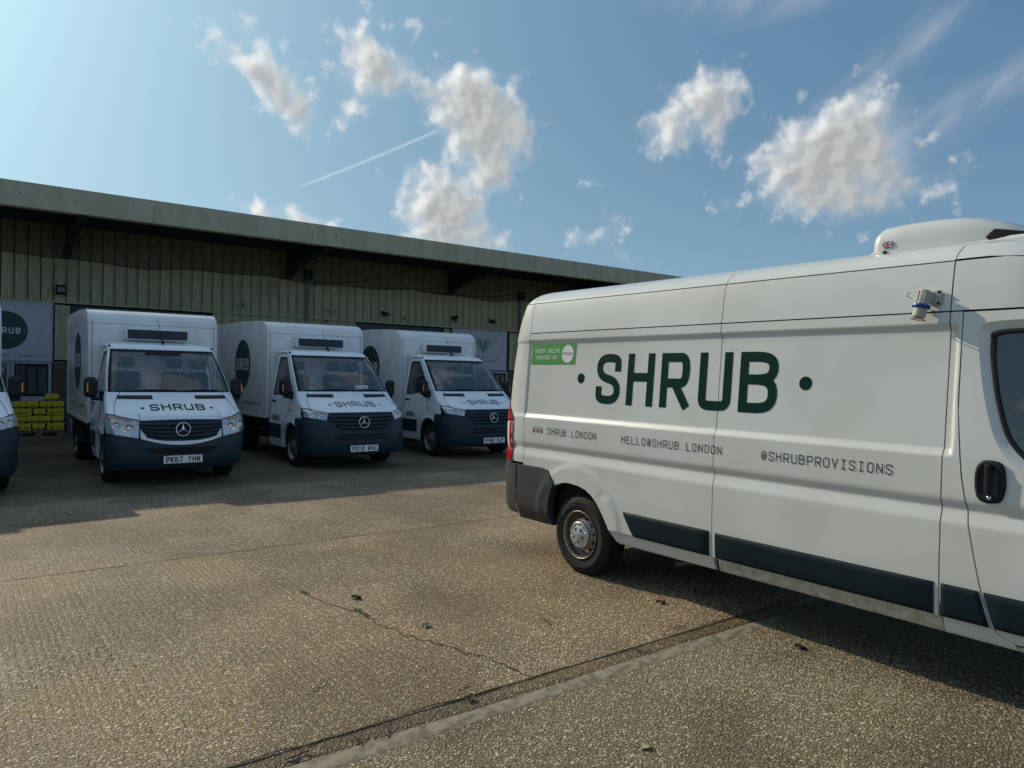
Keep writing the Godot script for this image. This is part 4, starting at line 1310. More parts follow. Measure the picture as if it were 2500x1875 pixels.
func v_in(y: float, z: float) -> float:
	var f := lerp_table(V_FLUSH, y)
	# the pressed field that carries the lettering
	var m := smoothstep(-5.475, -5.435, z) * (1.0 - smoothstep(-1.735, -1.712, z))
	f += m * lerp_table([[1.304, 0.0], [1.345, 0.020], [1.99, 0.022], [2.024, 0.0]], y)
	# swages fade out at the rear corner
	if z < -5.40:
		f = lerpf(lerp_table([[0.3, 0.09], [0.44, 0.012], [0.7, 0.0], [1.3, 0.005], [2.03, 0.056], [2.085, 0.061], [2.37, 0.108], [2.43, 0.165], [2.48, 0.27], [2.5, 0.36]], y), f, smoothstep(-5.50, -5.43, z))
	# flare round the rear wheel
	var d := Vector2((z + 4.70) / 0.545, (y - 0.40) / 0.543).length()
	if z > -5.2 and z < -4.05:
		f -= 0.010 * smoothstep(1.02, 0.92, d) * smoothstep(0.335, 0.42, y)
		# a dent at the front of the flare
		f += 0.007 * exp(-pow((z + 4.37) / 0.05, 2) - pow((y - 0.71) / 0.035, 2))
	f += 0.004 * exp(-pow((z + 3.34) / 0.10, 2) - pow((y - 1.19) / 0.05, 2)) + 0.003 * exp(-pow((z + 4.45) / 0.12, 2) - pow((y - 1.21) / 0.03, 2))
	f += 0.0035 * exp(-pow((z + 1.86) / 0.035, 2) - pow((y - 2.235) / 0.03, 2))
	return f

func v_pt(y: float, z: float, off := 0.0) -> Vector3:
	if z >= ZC:
		return Vector3(VX + v_in(y, z) - off, y, z)
	var t := clampf((ZC - z), 0.0, 1.0) * PI / 2.0
	var lean := lerp_table([[1.5, 0.0], [1.73, 0.01], [1.97, 0.045], [2.2, 0.085], [2.36, 0.14], [2.44, 0.20], [2.5, 0.30]], y)
	return Vector3(VX + v_in(y, ZC) + 0.13 * (1 - cos(t)) - off * cos(t), y, ZC - (0.35 - lean) * sin(t) - off * sin(t))

func mirrored(b: Buf) -> Buf:
	var o := Buf.new()
	for i in b.v.size():
		o.v.append(Vector3(2 * VC - b.v[i].x, b.v[i].y, b.v[i].z))
		o.n.append(Vector3(-b.n[i].x, b.n[i].y, b.n[i].z))
	for i in range(0, b.idx.size(), 3):
		o.idx.append(b.idx[i]); o.idx.append(b.idx[i + 2]); o.idx.append(b.idx[i + 1])
	return o

# a side panel between two seams; floor(z) is its lower edge
func v_panel(ys: Array, zl: Callable, zr: Callable, cols: Array, low: Callable, off := 0.0) -> Buf:
	var b := Buf.new()
	var rows := []
	for y in ys:
		var row := PackedVector3Array()
		for u in cols:
			var z := lerpf(zl.call(y), zr.call(y), u)
			var yy := maxf(y, low.call(z))
			row.append(v_pt(yy, z, off))
		rows.append(row)
	b.grid(rows)
	# returned edges give the sheet its thickness at the seams
	for e in [0, cols.size() - 1]:
		var inner := []
		for r in rows:
			inner.append(PackedVector3Array([r[e], r[e] + Vector3(0.03, 0, 0)]))
		b.grid(inner)
	var bottom := []
	for i in cols.size():
		bottom.append(PackedVector3Array([rows[0][i], rows[0][i] + Vector3(0.05, 0, 0)]))
	b.grid(bottom)
	return b

# a closed outline (last point repeats the first) with n points for each one, bent smoothly through them
func smooth_loop(p: Array, n: int) -> Array:
	var o := []
	var k := p.size() - 1
	for i in k:
		for j in n:
			o.append((p[i] as Vector2).cubic_interpolate(p[(i + 1) % k], p[(i - 1 + k) % k], p[(i + 2) % k], float(j) / n))
	o.append(o[0])
	return o

func even(n: int) -> Array:
	var a := []
	for i in n + 1:
		a.append(float(i) / n)
	return a

func spread(z0: float, z1: float, zs: Array) -> Array:
	var a := []
	for z in zs:
		a.append(clampf((z - z0) / (z1 - z0), 0.0, 1.0))
	return a

func seam_door(y: float) -> float:
	return lerp_table([[0.372, -1.40], [0.39, -1.472], [0.436, -1.507], [0.617, -1.56], [0.776, -1.594], [0.967, -1.63], [1.065, -1.642], [1.21, -1.668], [1.56, -1.70], [2.09, -1.70]], y)

func make_van() -> void:
	var V := thing("panel_van", "long white high roof panel van with big green lettering on its sunlit side", "van", Vector3(VC, 0, -2.7))
	var o := V.position
	var flat_low := func(_z): return 0.0
	var arch_low := func(z): return lerp_table(ARCH_IN, z) if z > -5.05 and z < -4.236 else 0.0
	var gap := 0.0035
	var all_low := V_LOW + V_Y
	# z stations of the two long panels
	var zs_rear := [-5.43 + gap]
	var z := -5.42
	while z < -3.3:
		zs_rear.append(z)
		z += 0.02 if z < -5.38 else (0.022 if z > -5.08 and z < -4.1 else 0.12)
	zs_rear.append(-3.268 - gap)
	var rear_cols := spread(zs_rear[0], zs_rear[-1], zs_rear)
	var rear_rows := all_low.duplicate()
	var yr := 0.455
	while yr < 0.955:
		rear_rows.append(yr)
		yr += 0.0185
	rear_rows.sort()
	for side in 2:
		var fin := func(b: Buf) -> Buf: return (b if side == 0 else mirrored(b)).shifted(o)
		var p := part("rear_side_panel", fin.call(v_panel(rear_rows, func(_y): return zs_rear[0], func(_y): return zs_rear[-1], rear_cols, func(zz): return maxf(arch_low.call(zz), 0.86 if zz < -5.06 else (0.734 + (-4.96 - zz) * 1.25 if zz < -4.96 else 0.0)))), M.van_paint, V)
		part("sliding_door", fin.call(v_panel(all_low.filter(func(y): return y > 0.42), func(_y): return -3.268 + gap, func(_y): return -1.765 - gap, even(26), flat_low)), M.van_paint, V)
		part("door_sill", fin.call(v_panel(V_LOW, func(_y): return -3.235 + gap, func(_y): return -1.75 - gap, even(8), flat_low)), M.van_sill_paint, V)
		part("pillar_panel", fin.call(v_panel(all_low, func(y): return -1.765 + gap - (0.0 if y > 0.45 else -0.012), func(y): return seam_door(y) - gap, spread(0, 1, [0, 0.25, 0.42, 0.5, 0.58, 0.66, 0.74, 0.82, 1.0]), flat_low)), M.van_paint, V)
		part("front_sill", fin.call(v_panel([0.34, 0.352, 0.366], func(_y): return -1.40, func(_y): return -1.06, even(6), flat_low)), M.van_sill_paint, V)
		# upper side and roof edge, in two lengths, then the cab
		for q in [[-5.43 + gap, -3.268 - gap], [-3.268 + gap, -1.765 - gap]]:
			part("upper_side_panel", fin.call(v_panel(V_UP, func(_y): return q[0], func(_y): return q[1], even(20), flat_low)), M.van_paint, V)
			part("roof_edge", fin.call(v_panel(V_ROOF, func(_y): return q[0], func(_y): return q[1], even(20), flat_low)), M.van_paint, V)
		# rear corner post and its roof corner
		part("corner_post", fin.call(v_panel(all_low.filter(func(y): return y > 0.855 and y < 2.09) + V_UP, func(_y): return ZC - 1.0, func(_y): return -5.43 - gap, [0, 0.1, 0.2, 0.3, 0.4, 0.5, 0.6, 0.7, 0.8, 0.88, 0.94, 0.965, 0.975, 0.985, 1.0], func(_z): return 0.86)), M.van_paint, V)
		part("roof_corner", fin.call(v_panel(V_ROOF, func(_y): return ZC - 1.0, func(_y): return -5.43 - gap, even(14), flat_low)), M.van_paint, V)
		# bumper: side wing and corner
		var wing_ys := [0.352, 0.37, 0.40, 0.45, 0.5, 0.55, 0.6, 0.65, 0.7, 0.74, 0.78, 0.82, 0.848, 0.853]
		var wb := Buf.new()
		var rows := []
		for y in wing_ys:
			var row := PackedVector3Array()
			var z1: float = -4.965 - (y - 0.734) * 0.85 if y > 0.734 else lerp_table([[0.34, -5.025], [0.45, -5.05], [0.55, -5.045], [0.64, -5.02], [0.7, -4.99], [0.734, -4.965]], y)
			for u in even(18):
				var zz := lerpf(-5.56 + (0.86 - y) * 0.02, z1, u)
				row.append(v_pt(y, zz, 0.014 + 0.006 * smoothstep(0.66, 0.62, y) * smoothstep(-5.1, -5.16, zz) + 0.008 * smoothstep(0.88, 0.97, Vector2((zz + 4.7) / 0.55, (y - 0.40) / 0.55).length()) * 0.0))
			rows.append(row)
		wb.grid(rows)
		var inner := []
		for r in rows:
			inner.append(PackedVector3Array([r[18], r[18] + Vector3(0.08, 0, 0.0)]))
		wb.grid(inner)
		inner = []
		for q in rows[13].size():
			inner.append(PackedVector3Array([rows[13][q], rows[13][q] + Vector3(0.03, 0.004, 0)]))
		wb.grid(inner)
		var lowb := []
		for q in rows[0].size():
			lowb.append(PackedVector3Array([rows[0][q], rows[0][q] + Vector3(0.08, 0, 0)]))
		wb.grid(lowb)
		part("bumper_wing", fin.call(wb), M.van_bumper, V)
		wb = Buf.new()
		rows = []
		for y in [0.385, 0.40, 0.45, 0.52, 0.6, 0.7, 0.78, 0.82, 0.845, 0.853]:
			var row := PackedVector3Array()
			for u in even(16):
				row.append(v_pt(y, lerpf(ZC - 1.0, -5.572 + (0.86 - y) * 0.02, u), 0.02))
			rows.append(row)
		wb.grid(rows)
		inner = []
		for q in rows[9].size():
			inner.append(PackedVector3Array([rows[9][q], rows[9][q] + Vector3(0.06, 0.006, 0.06)]))
		wb.grid(inner)
		part("bumper_corner", fin.call(wb), M.van_bumper, V)
		# tail lamp wraps the corner
		var lamp := holder("tail_lamp", V)
		for seg in [[0.868, 0.99, "lamp_red"], [0.995, 1.25, "lamp_white"], [1.255, 1.43, "lamp_red"]]:
			var tb := Buf.new()
			rows = []
			for y in [seg[0], seg[0] + 0.01, lerpf(seg[0], seg[1], 0.3), lerpf(seg[0], seg[1], 0.7), seg[1] - 0.01, seg[1]]:
				var row := PackedVector3Array()
				for u in even(10):
					var z1: float = ZC - 0.30 - 0.55 * smoothstep(1.30, 1.47, y)
					row.append(v_pt(y, lerpf(ZC - 0.93, z1, u), 0.014 - (0.008 if (y == seg[0] or y == seg[1]) else 0.0)))
				rows.append(row)
			tb.grid(rows)
			part("lens", fin.call(tb), M[seg[2]], lamp)
		var tb2 := Buf.new()
		rows = []
		for y in [0.995, 1.1, 1.25]:
			rows.append(PackedVector3Array([v_pt(y, ZC - 0.42, 0.016), v_pt(y, ZC - 0.36, 0.017), v_pt(y, ZC - 0.30, 0.012)]))
		tb2.grid(rows)
		part("lens_edge", fin.call(tb2), M.lamp_red, lamp)
		# dark rubbing strips
		for q in [[-4.134, -3.29, 0.438, true], [-3.24, -1.79, 0.432, false], [-1.755, -1.565, 0.432, false], [-1.5, -1.02, 0.432, false]]:
			var mb := Buf.new()
			rows = []
			var ys := [[0.0, 0.0], [0.006, 0.012], [0.03, 0.018], [0.15, 0.018], [0.17, 0.014], [0.181, 0.006], [0.184, 0.0]]
			for e in ys:
				var row := PackedVector3Array()
				for u in even(14):
					var y: float = q[2] + e[0]
					var a: float = q[0] + (0.105 * (1.0 - e[0] / 0.184) * (1.0 + 0.8 * (1.0 - e[0] / 0.184)) * 0.6 if q[3] else 0.0)
					var c: float = q[1] if q[1] > -3.0 and q[1] < -1.7 or q[3] or q[1] > -1.1 else seam_door(y) - 0.010
					if q[1] > -1.1: a = seam_door(y) + 0.010
					row.append(v_pt(y, lerpf(a, c, u), e[1] * (1.0 if u > 0.0 and u < 1.0 else 0.3)))
				rows.append(row)
			mb.grid(rows)
			part("rubbing_strip", fin.call(mb), M.moulding_dark, V)
		# front door: lower sheet by columns, upper part as a frame round the glass
		part("front_door", fin.call(v_panel([0.375, 0.40, 0.426] + V_Y.filter(func(y): return y < 1.12), func(y): return seam_door(y) + gap, func(y): return -0.98 + 0.3 * smoothstep(0.55, 0.95, y), even(16), func(zz): return 0.372 + maxf(0.0, (zz + 1.10)) * 1.2)), M.van_paint, V)
		var outer := [Vector2(-1.676, 1.1), Vector2(-1.69, 1.4), Vector2(-1.6965, 1.7), Vector2(-1.6965, 2.0), Vector2(-1.6965, 2.083), Vector2(-1.5, 2.083), Vector2(-1.3, 2.083), Vector2(-1.1, 2.07), Vector2(-0.9, 1.9), Vector2(-0.75, 1.7), Vector2(-0.62, 1.5), Vector2(-0.5, 1.3), Vector2(-0.45, 1.1), Vector2(-0.7, 1.1), Vector2(-1.0, 1.1), Vector2(-1.3, 1.1), Vector2(-1.5, 1.1), Vector2(-1.676, 1.1)]
		var wind := [Vector2(-1.44, 1.31), Vector2(-1.515, 1.42), Vector2(-1.572, 1.62), Vector2(-1.608, 1.84), Vector2(-1.612, 1.96), Vector2(-1.585, 2.02), Vector2(-1.30, 2.03), Vector2(-1.12, 2.01), Vector2(-0.98, 1.85), Vector2(-0.86, 1.65), Vector2(-0.75, 1.45), Vector2(-0.68, 1.28), Vector2(-0.69, 1.20), Vector2(-0.8, 1.19), Vector2(-1.0, 1.2), Vector2(-1.2, 1.205), Vector2(-1.34, 1.235), Vector2(-1.44, 1.31)]
		var straight := []
		for i in outer.size() - 1:
			for j in 4:
				var q: Vector2 = (outer[i] as Vector2).lerp(outer[i + 1], j / 4.0)
				if q.x < -1.66: q.x = seam_door(q.y) + gap
				straight.append(q)
		straight.append(straight[0])
		outer = straight
		wind = smooth_loop(wind, 4)
		var db := Buf.new()
		rows = []
		for t in [0.0, 0.25, 0.5, 0.75, 0.95, 1.0]:
			var row := PackedVector3Array()
			for i in outer.size():
				var w: Vector2 = (outer[i] as Vector2).lerp(wind[i], t)
				row.append(v_pt(w.y, w.x))
			rows.append(row)
		for s in [[0.12, 0.012], [0.26, 0.022]]:      # pressed rim that falls to the glass
			var row := PackedVector3Array()
			for i in outer.size():
				var w: Vector2 = (wind[i] as Vector2).lerp(Vector2(-1.15, 1.62), s[0] * 0.42)
				row.append(v_pt(w.y, w.x, -s[1]))
			rows.append(row)
		db.grid(rows)
		part("door_frame", fin.call(db), M.van_paint, V)
		db = Buf.new()
		rows = []
		for s in [[0.10, 0.021], [0.105, 0.012], [0.15, 0.012], [0.165, 0.022]]:
			var row := PackedVector3Array()
			for i in outer.size():
				var w: Vector2 = (wind[i] as Vector2).lerp(Vector2(-1.15, 1.62), s[0])
				row.append(v_pt(w.y, w.x, -s[1]))
			rows.append(row)
		db.grid(rows)
		var rub := part("window_rubber", fin.call(db), M.black_plastic, V)
		db = Buf.new()
		rows = []
		for s in [0.155, 0.5, 1.0]:
			var row := PackedVector3Array()
			for i in outer.size():
				var w: Vector2 = (wind[i] as Vector2).lerp(Vector2(-1.15, 1.62), s)
				row.append(v_pt(w.y, w.x, -0.021))
			rows.append(row)
		db.grid(rows)
		part("side_window", fin.call(db), M.tinted_glass, rub)
		# door handle: recessed black bowl, grip and lock
		var hb := Buf.new()
		rows = []
		var ho: Array = [Vector2(-1.60, 1.19), Vector2(-1.596, 1.25), Vector2(-1.58, 1.29), Vector2(-1.555, 1.303), Vector2(-1.505, 1.303), Vector2(-1.475, 1.29), Vector2(-1.46, 1.25), Vector2(-1.455, 1.19), Vector2(-1.462, 1.13), Vector2(-1.482, 1.092), Vector2(-1.52, 1.082), Vector2(-1.555, 1.084), Vector2(-1.583, 1.10), Vector2(-1.596, 1.14), Vector2(-1.60, 1.19)]
		ho = smooth_loop(ho, 3)
		for s in [[0.0, 0.0], [0.02, 0.012], [0.16, 0.016], [0.28, 0.013], [0.36, 0.004], [1.0, 0.003]]:
			var row := PackedVector3Array()
			for w in ho:
				var q: Vector2 = w.lerp(Vector2(-1.528, 1.20), s[0])
				row.append(v_pt(1.19, -1.528, 0.0) + Vector3(-s[1], q.y - 1.19, q.x + 1.528))
			rows.append(row)
		hb.grid(rows)
		var handle := part("door_handle", fin.call(hb), M.black_plastic, V)
		hb = Buf.new()
		var hx := VX + 0.002
		hb.box(Vector3(hx - 0.026, 1.203, -1.532), Vector3(0.022, 0.165, 0.034), 0.01)
		part("grip", fin.call(hb), M.black_plastic, handle)
		hb = Buf.new()
		hb.lathe(PackedVector2Array([Vector2(0.012, -0.002), Vector2(0.011, 0.004), Vector2(0.0, 0.005)]), Transform3D(Basis(Vector3(0, 0, 1), Vector3.UP, Vector3(-1, 0, 0)), Vector3(hx - 0.017, 1.112, -1.528)), 14)
		part("lock", fin.call(hb), M.chrome, handle)
		# cab header, wing and pillar in front of the door
		var cb := Buf.new()
		rows = []
		for y in V_UP:
			var row := PackedVector3Array()
			for u in even(12):
				var zz := lerpf(-1.765 + gap, -1.02, u)
				var top := lerp_table([[-1.5, 2.368], [-1.3, 2.33], [-1.15, 2.24], [-1.02, 2.10]], zz)
				var yy := minf(y, top)
				row.append(v_pt(yy, zz) + Vector3(0.18 * pow(maxf(0, (zz + 1.5) / 0.5), 2), 0, 0))
			rows.append(row)
		cb.grid(rows)
		part("cab_side", fin.call(cb), M.van_paint, V)
		cb = Buf.new()
		rows = []
		for zz in [-0.97, -0.9, -0.8, -0.7, -0.6, -0.5, -0.4, -0.3, -0.2, -0.1, 0.0, 0.1, 0.18]:
			var top := lerp_table([[-0.97, 1.08], [-0.45, 1.1], [0.0, 1.05], [0.18, 0.98]], zz)
			var bot := 0.36 + sqrt(maxf(0.0, 0.16 - pow(zz + 0.6, 2))) if absf(zz + 0.6) < 0.4 else 0.36
			if zz > -0.15: bot = 0.62
			var row := PackedVector3Array()
			for u in even(6):
				row.append(Vector3(VX + 0.01 + 0.10 * smoothstep(-0.1, 0.2, zz), lerpf(bot, top, u), zz))
			rows.append(row)
		cb.grid(rows)
		part("front_wing", fin.call(cb), M.van_paint, V)
		cb = Buf.new()
		cb.tube(PackedVector3Array([Vector3(VX + 0.06, 1.1, -0.40), Vector3(VX + 0.12, 1.5, -0.58), Vector3(VX + 0.17, 1.9, -0.86), Vector3(VX + 0.22, 2.2, -1.12)]), 0.045, 8)
		part("windscreen_pillar", fin.call(cb), M.van_paint, V)
		# door mirror
		cb = Buf.new()
		cb.box(Vector3(VX - 0.16, 1.45, -0.62), Vector3(0.2, 0.42, 0.1), 0.04)
		cb.box(Vector3(VX - 0.02, 1.32, -0.62), Vector3(0.14, 0.06, 0.06), 0.02)
		part("door_mirror", fin.call(cb), M.black_plastic, V)
		# headlamp
		cb = Buf.new()
		cb.box(Vector3(VX + 0.17, 0.9, 0.16), Vector3(0.24, 0.3, 0.1), 0.045)
		part("headlamp", fin.call(cb), M.lamp_silver, V)
		p.set_meta("label", "")
		p.remove_meta("label")
	# roof, in pieces that the seams show
	for q in [[-5.43 + gap, -3.268 - gap], [-3.268 + gap, -1.765 - gap]]:
		var rb := Buf.new()
		var rows := []
		for zz in [q[0], (q[0] + q[1]) / 2, q[1]]:
			var row := PackedVector3Array()
			for u in even(24):
				var x := lerpf(VX + 0.36, 2 * VC - VX - 0.36, u)
				row.append(Vector3(x, 2.5 + 0.03 * sin(PI * u) + 0.004 * cos(u * TAU * 6) * sin(PI * u), zz))
			rows.append(row)
		rb.grid(rows)
		part("roof_panel", rb.shifted(o), M.van_paint, V)
	var rc := Buf.new()
	var rrows := []
	for s in [[-1.765 + gap, 2.379], [-1.6, 2.379], [-1.4, 2.36], [-1.25, 2.31], [-1.12, 2.22], [-1.03, 2.12]]:
		var row := PackedVector3Array()
		var prof := [[0.108, 0.0], [0.13, 0.024], [0.165, 0.052], [0.215, 0.082], [0.27, 0.102], [0.36, 0.12], [0.6, 0.138], [1.0, 0.15]]
		var pull := 0.18 * pow(maxf(0, (s[0] + 1.5) / 0.5), 2)
		for e in prof:
			row.append(Vector3(VX + e[0] + pull, s[1] + e[1], s[0]))
		for i in range(prof.size() - 2, -1, -1):
			row.append(Vector3(2 * VC - VX - prof[i][0] - pull, s[1] + prof[i][1], s[0]))
		rrows.append(row)
	rc.grid(rrows)
	part("cab_roof", rc.shifted(o), M.van_paint, V)
	# windscreen, bonnet, nose
	var wsb := Buf.new()
	var wrows := []
	for s in [[2.22, -1.04, 0.28], [1.9, -0.78, 0.2], [1.5, -0.48, 0.14], [1.16, -0.24, 0.1]]:
		var row := PackedVector3Array()
		for u in even(16):
			row.append(Vector3(lerpf(VX + s[2], 2 * VC - VX - s[2], u), s[0] + 0.02 * sin(PI * u), s[1] + 0.16 * sin(PI * u)))
		wrows.append(row)
	wsb.grid(wrows)
	part("windscreen", wsb.shifted(o), M.side_glass, V)
	wsb = Buf.new()
	wrows = []
	for s in [[1.16, -0.24, 0.1], [1.1, -0.05, 0.06], [1.0, 0.12, 0.08], [0.9, 0.18, 0.12], [0.62, 0.2, 0.14]]:
		var row := PackedVector3Array()
		for u in even(16):
			row.append(Vector3(lerpf(VX + s[2], 2 * VC - VX - s[2], u), s[0] + 0.02 * sin(PI * u), s[1] + 0.14 * sin(PI * u)))
		wrows.append(row)
	wsb.grid(wrows)
	part("bonnet", wsb.shifted(o), M.van_paint, V)
	wsb = Buf.new()
	wrows = []
	for s in [[0.62, 0.21], [0.5, 0.25], [0.34, 0.22], [0.26, 0.14]]:
		var row := PackedVector3Array()
		for u in even(20):
			row.append(Vector3(lerpf(VX + 0.03, 2 * VC - VX - 0.03, u), s[0], s[1] + 0.14 * sin(PI * u) - 0.35 * pow(absf(u * 2 - 1), 6)))
		wrows.append(row)
	wsb.grid(wrows)
	part("front_bumper", wsb.shifted(o), M.van_bumper, V)
	wsb = Buf.new()
	for k in 4:
		wsb.box(Vector3(VC, 0.66 + 0.05 * k, 0.345), Vector3(0.9, 0.02, 0.02), 0.005)
	part("grille", wsb.shifted(o), M.black_plastic, V)
	# rear doors, rear bumper
	for s in [-1.0, 1.0]:
		var b := Buf.new()
		var rows := []
		for y in [0.62, 0.86, 1.1, 1.4, 1.7, 1.97, 2.2, 2.36]:
			var e := v_pt(y, ZC - 1.0)
			var e2 := Vector3(VC - 0.004, e.y, e.z - 0.03)
			var row := PackedVector3Array([e, e.lerp(e2, 0.5), e2])
			if s > 0:
				for i in 3: row[i].x = 2 * VC - row[i].x
			rows.append(row)
		b.grid(rows)
		part("rear_door", b.shifted(o), M.van_paint, V)
	part("rear_bumper", bx(Vector3(VC, 0.55, -5.80) - o, Vector3(1.72, 0.24, 0.12), 0.04), M.van_bumper, V)
	# dark shell behind the seams, floor, bulkhead, seats
	var sh := Buf.new()
	sh.box(Vector3(VC, 1.38, -3.60), Vector3(1.72, 2.02, 3.70))
	sh.box(Vector3(VC, 0.345, -3.2), Vector3(1.80, 0.03, 2.0))
	sh.box(Vector3(VC, 2.32, -3.5), Vector3(1.5, 0.3, 3.9))
	sh.box(Vector3(VC, 0.42, -1.2), Vector3(1.84, 0.12, 1.0))
	part("inner_shell", sh.shifted(o), M.dark_gap, V)
	for zz in [-3.268, -1.765, -5.43]:
		var seam := Buf.new()
		var strip := []
		for y in [0.40, 0.7, 1.0, 1.3, 1.6, 1.9, 2.1, 2.25, 2.35]:
			var q := v_pt(y, zz) + Vector3(0.05, 0, 0)
			strip.append(PackedVector3Array([q + Vector3(0, 0, -0.02), q + Vector3(0, 0, 0.02)]))
		seam.grid(strip)
		part("seam_backing", seam.shifted(o), M.dark_gap, V)
	var back := Buf.new()
	for e in [[2.075, 2.11, 0.085], [2.358, 2.39, 0.135]]:
		back.box(Vector3(VX + e[2] + 0.03, (e[0] + e[1]) / 2, -3.45), Vector3(0.06, e[1] - e[0], 4.1))
		back.box(Vector3(2 * VC - VX - e[2] - 0.03, (e[0] + e[1]) / 2, -3.45), Vector3(0.06, e[1] - e[0], 4.1))
	part("rail_backing", back.shifted(o), M.dark_gap, V)
	for s in [-0.55, 0.15, 0.6]:
		var seat := part("seat", bx(Vector3(VC + s, 0.95, -1.35) - o, Vector3(0.46, 0.5, 0.5), 0.08), M.seat_cloth, V)
		part("backrest", bx(Vector3(VC + s, 1.4, -1.56) - o, Vector3(0.44, 0.62, 0.14), 0.06), M.seat_cloth, seat)
		part("headrest", bx(Vector3(VC + s, 1.8, -1.58) - o, Vector3(0.26, 0.18, 0.1), 0.04), M.seat_cloth, seat)
	part("dashboard", bx(Vector3(VC, 1.02, -0.5) - o, Vector3(1.7, 0.24, 0.5), 0.08), M.dash_plastic, V)
	var st := Buf.new()
	var ring := PackedVector3Array()
	for i in 25:
		var a := TAU * i / 24
		ring.append(Vector3(VC - 0.5 + 0.19 * cos(a), 1.2 + 0.13 * sin(a), -0.86 - 0.14 * sin(a)))
	st.tube(ring, 0.016, 8, false)
	part("steering_wheel", st.shifted(o), M.dash_plastic, V)
	# wheel housings
	for zz in [-4.66, -0.6]:
		var wh := Buf.new()
		for s in [VX + 0.3, 2 * VC - VX - 0.3]:
			var pr := PackedVector3Array()
			wh.box(Vector3(s + (0.12 if s < VC else -0.12), 0.56, zz), Vector3(0.1, 0.62, 1.0))
		part("wheel_housing", wh.shifted(o), M.dark_gap, V)
	# underside: axle, exhaust
	var ax := Buf.new()
	ax.tube(PackedVector3Array([Vector3(VX + 0.2, 0.33, -4.66), Vector3(2 * VC - VX - 0.2, 0.33, -4.66)]), 0.06, 10)
	part("rear_axle", ax.shifted(o), M.chassis_black, V)
	var ex := Buf.new()
	ex.tube(PackedVector3Array([Vector3(5.6, 0.24, -2.4), Vector3(5.5, 0.23, -3.2), Vector3(5.2, 0.2, -3.8), Vector3(4.82, 0.15, -4.05)]), 0.038, 12)
	part("exhaust_pipe", ex.shifted(o), M.exhaust_steel, V)
	# wheels
	for w in [[VX + 0.03, -4.66, -1.0], [2 * VC - VX - 0.03, -4.66, 1.0], [VX + 0.03, -0.6, -1.0], [2 * VC - VX - 0.03, -0.6, 1.0]]:
		van_wheel(V, Vector3(w[0], 0.338, w[1]) - o, w[2])
	make_van_marks(V, o)
	make_reefer(o)
	make_plug()

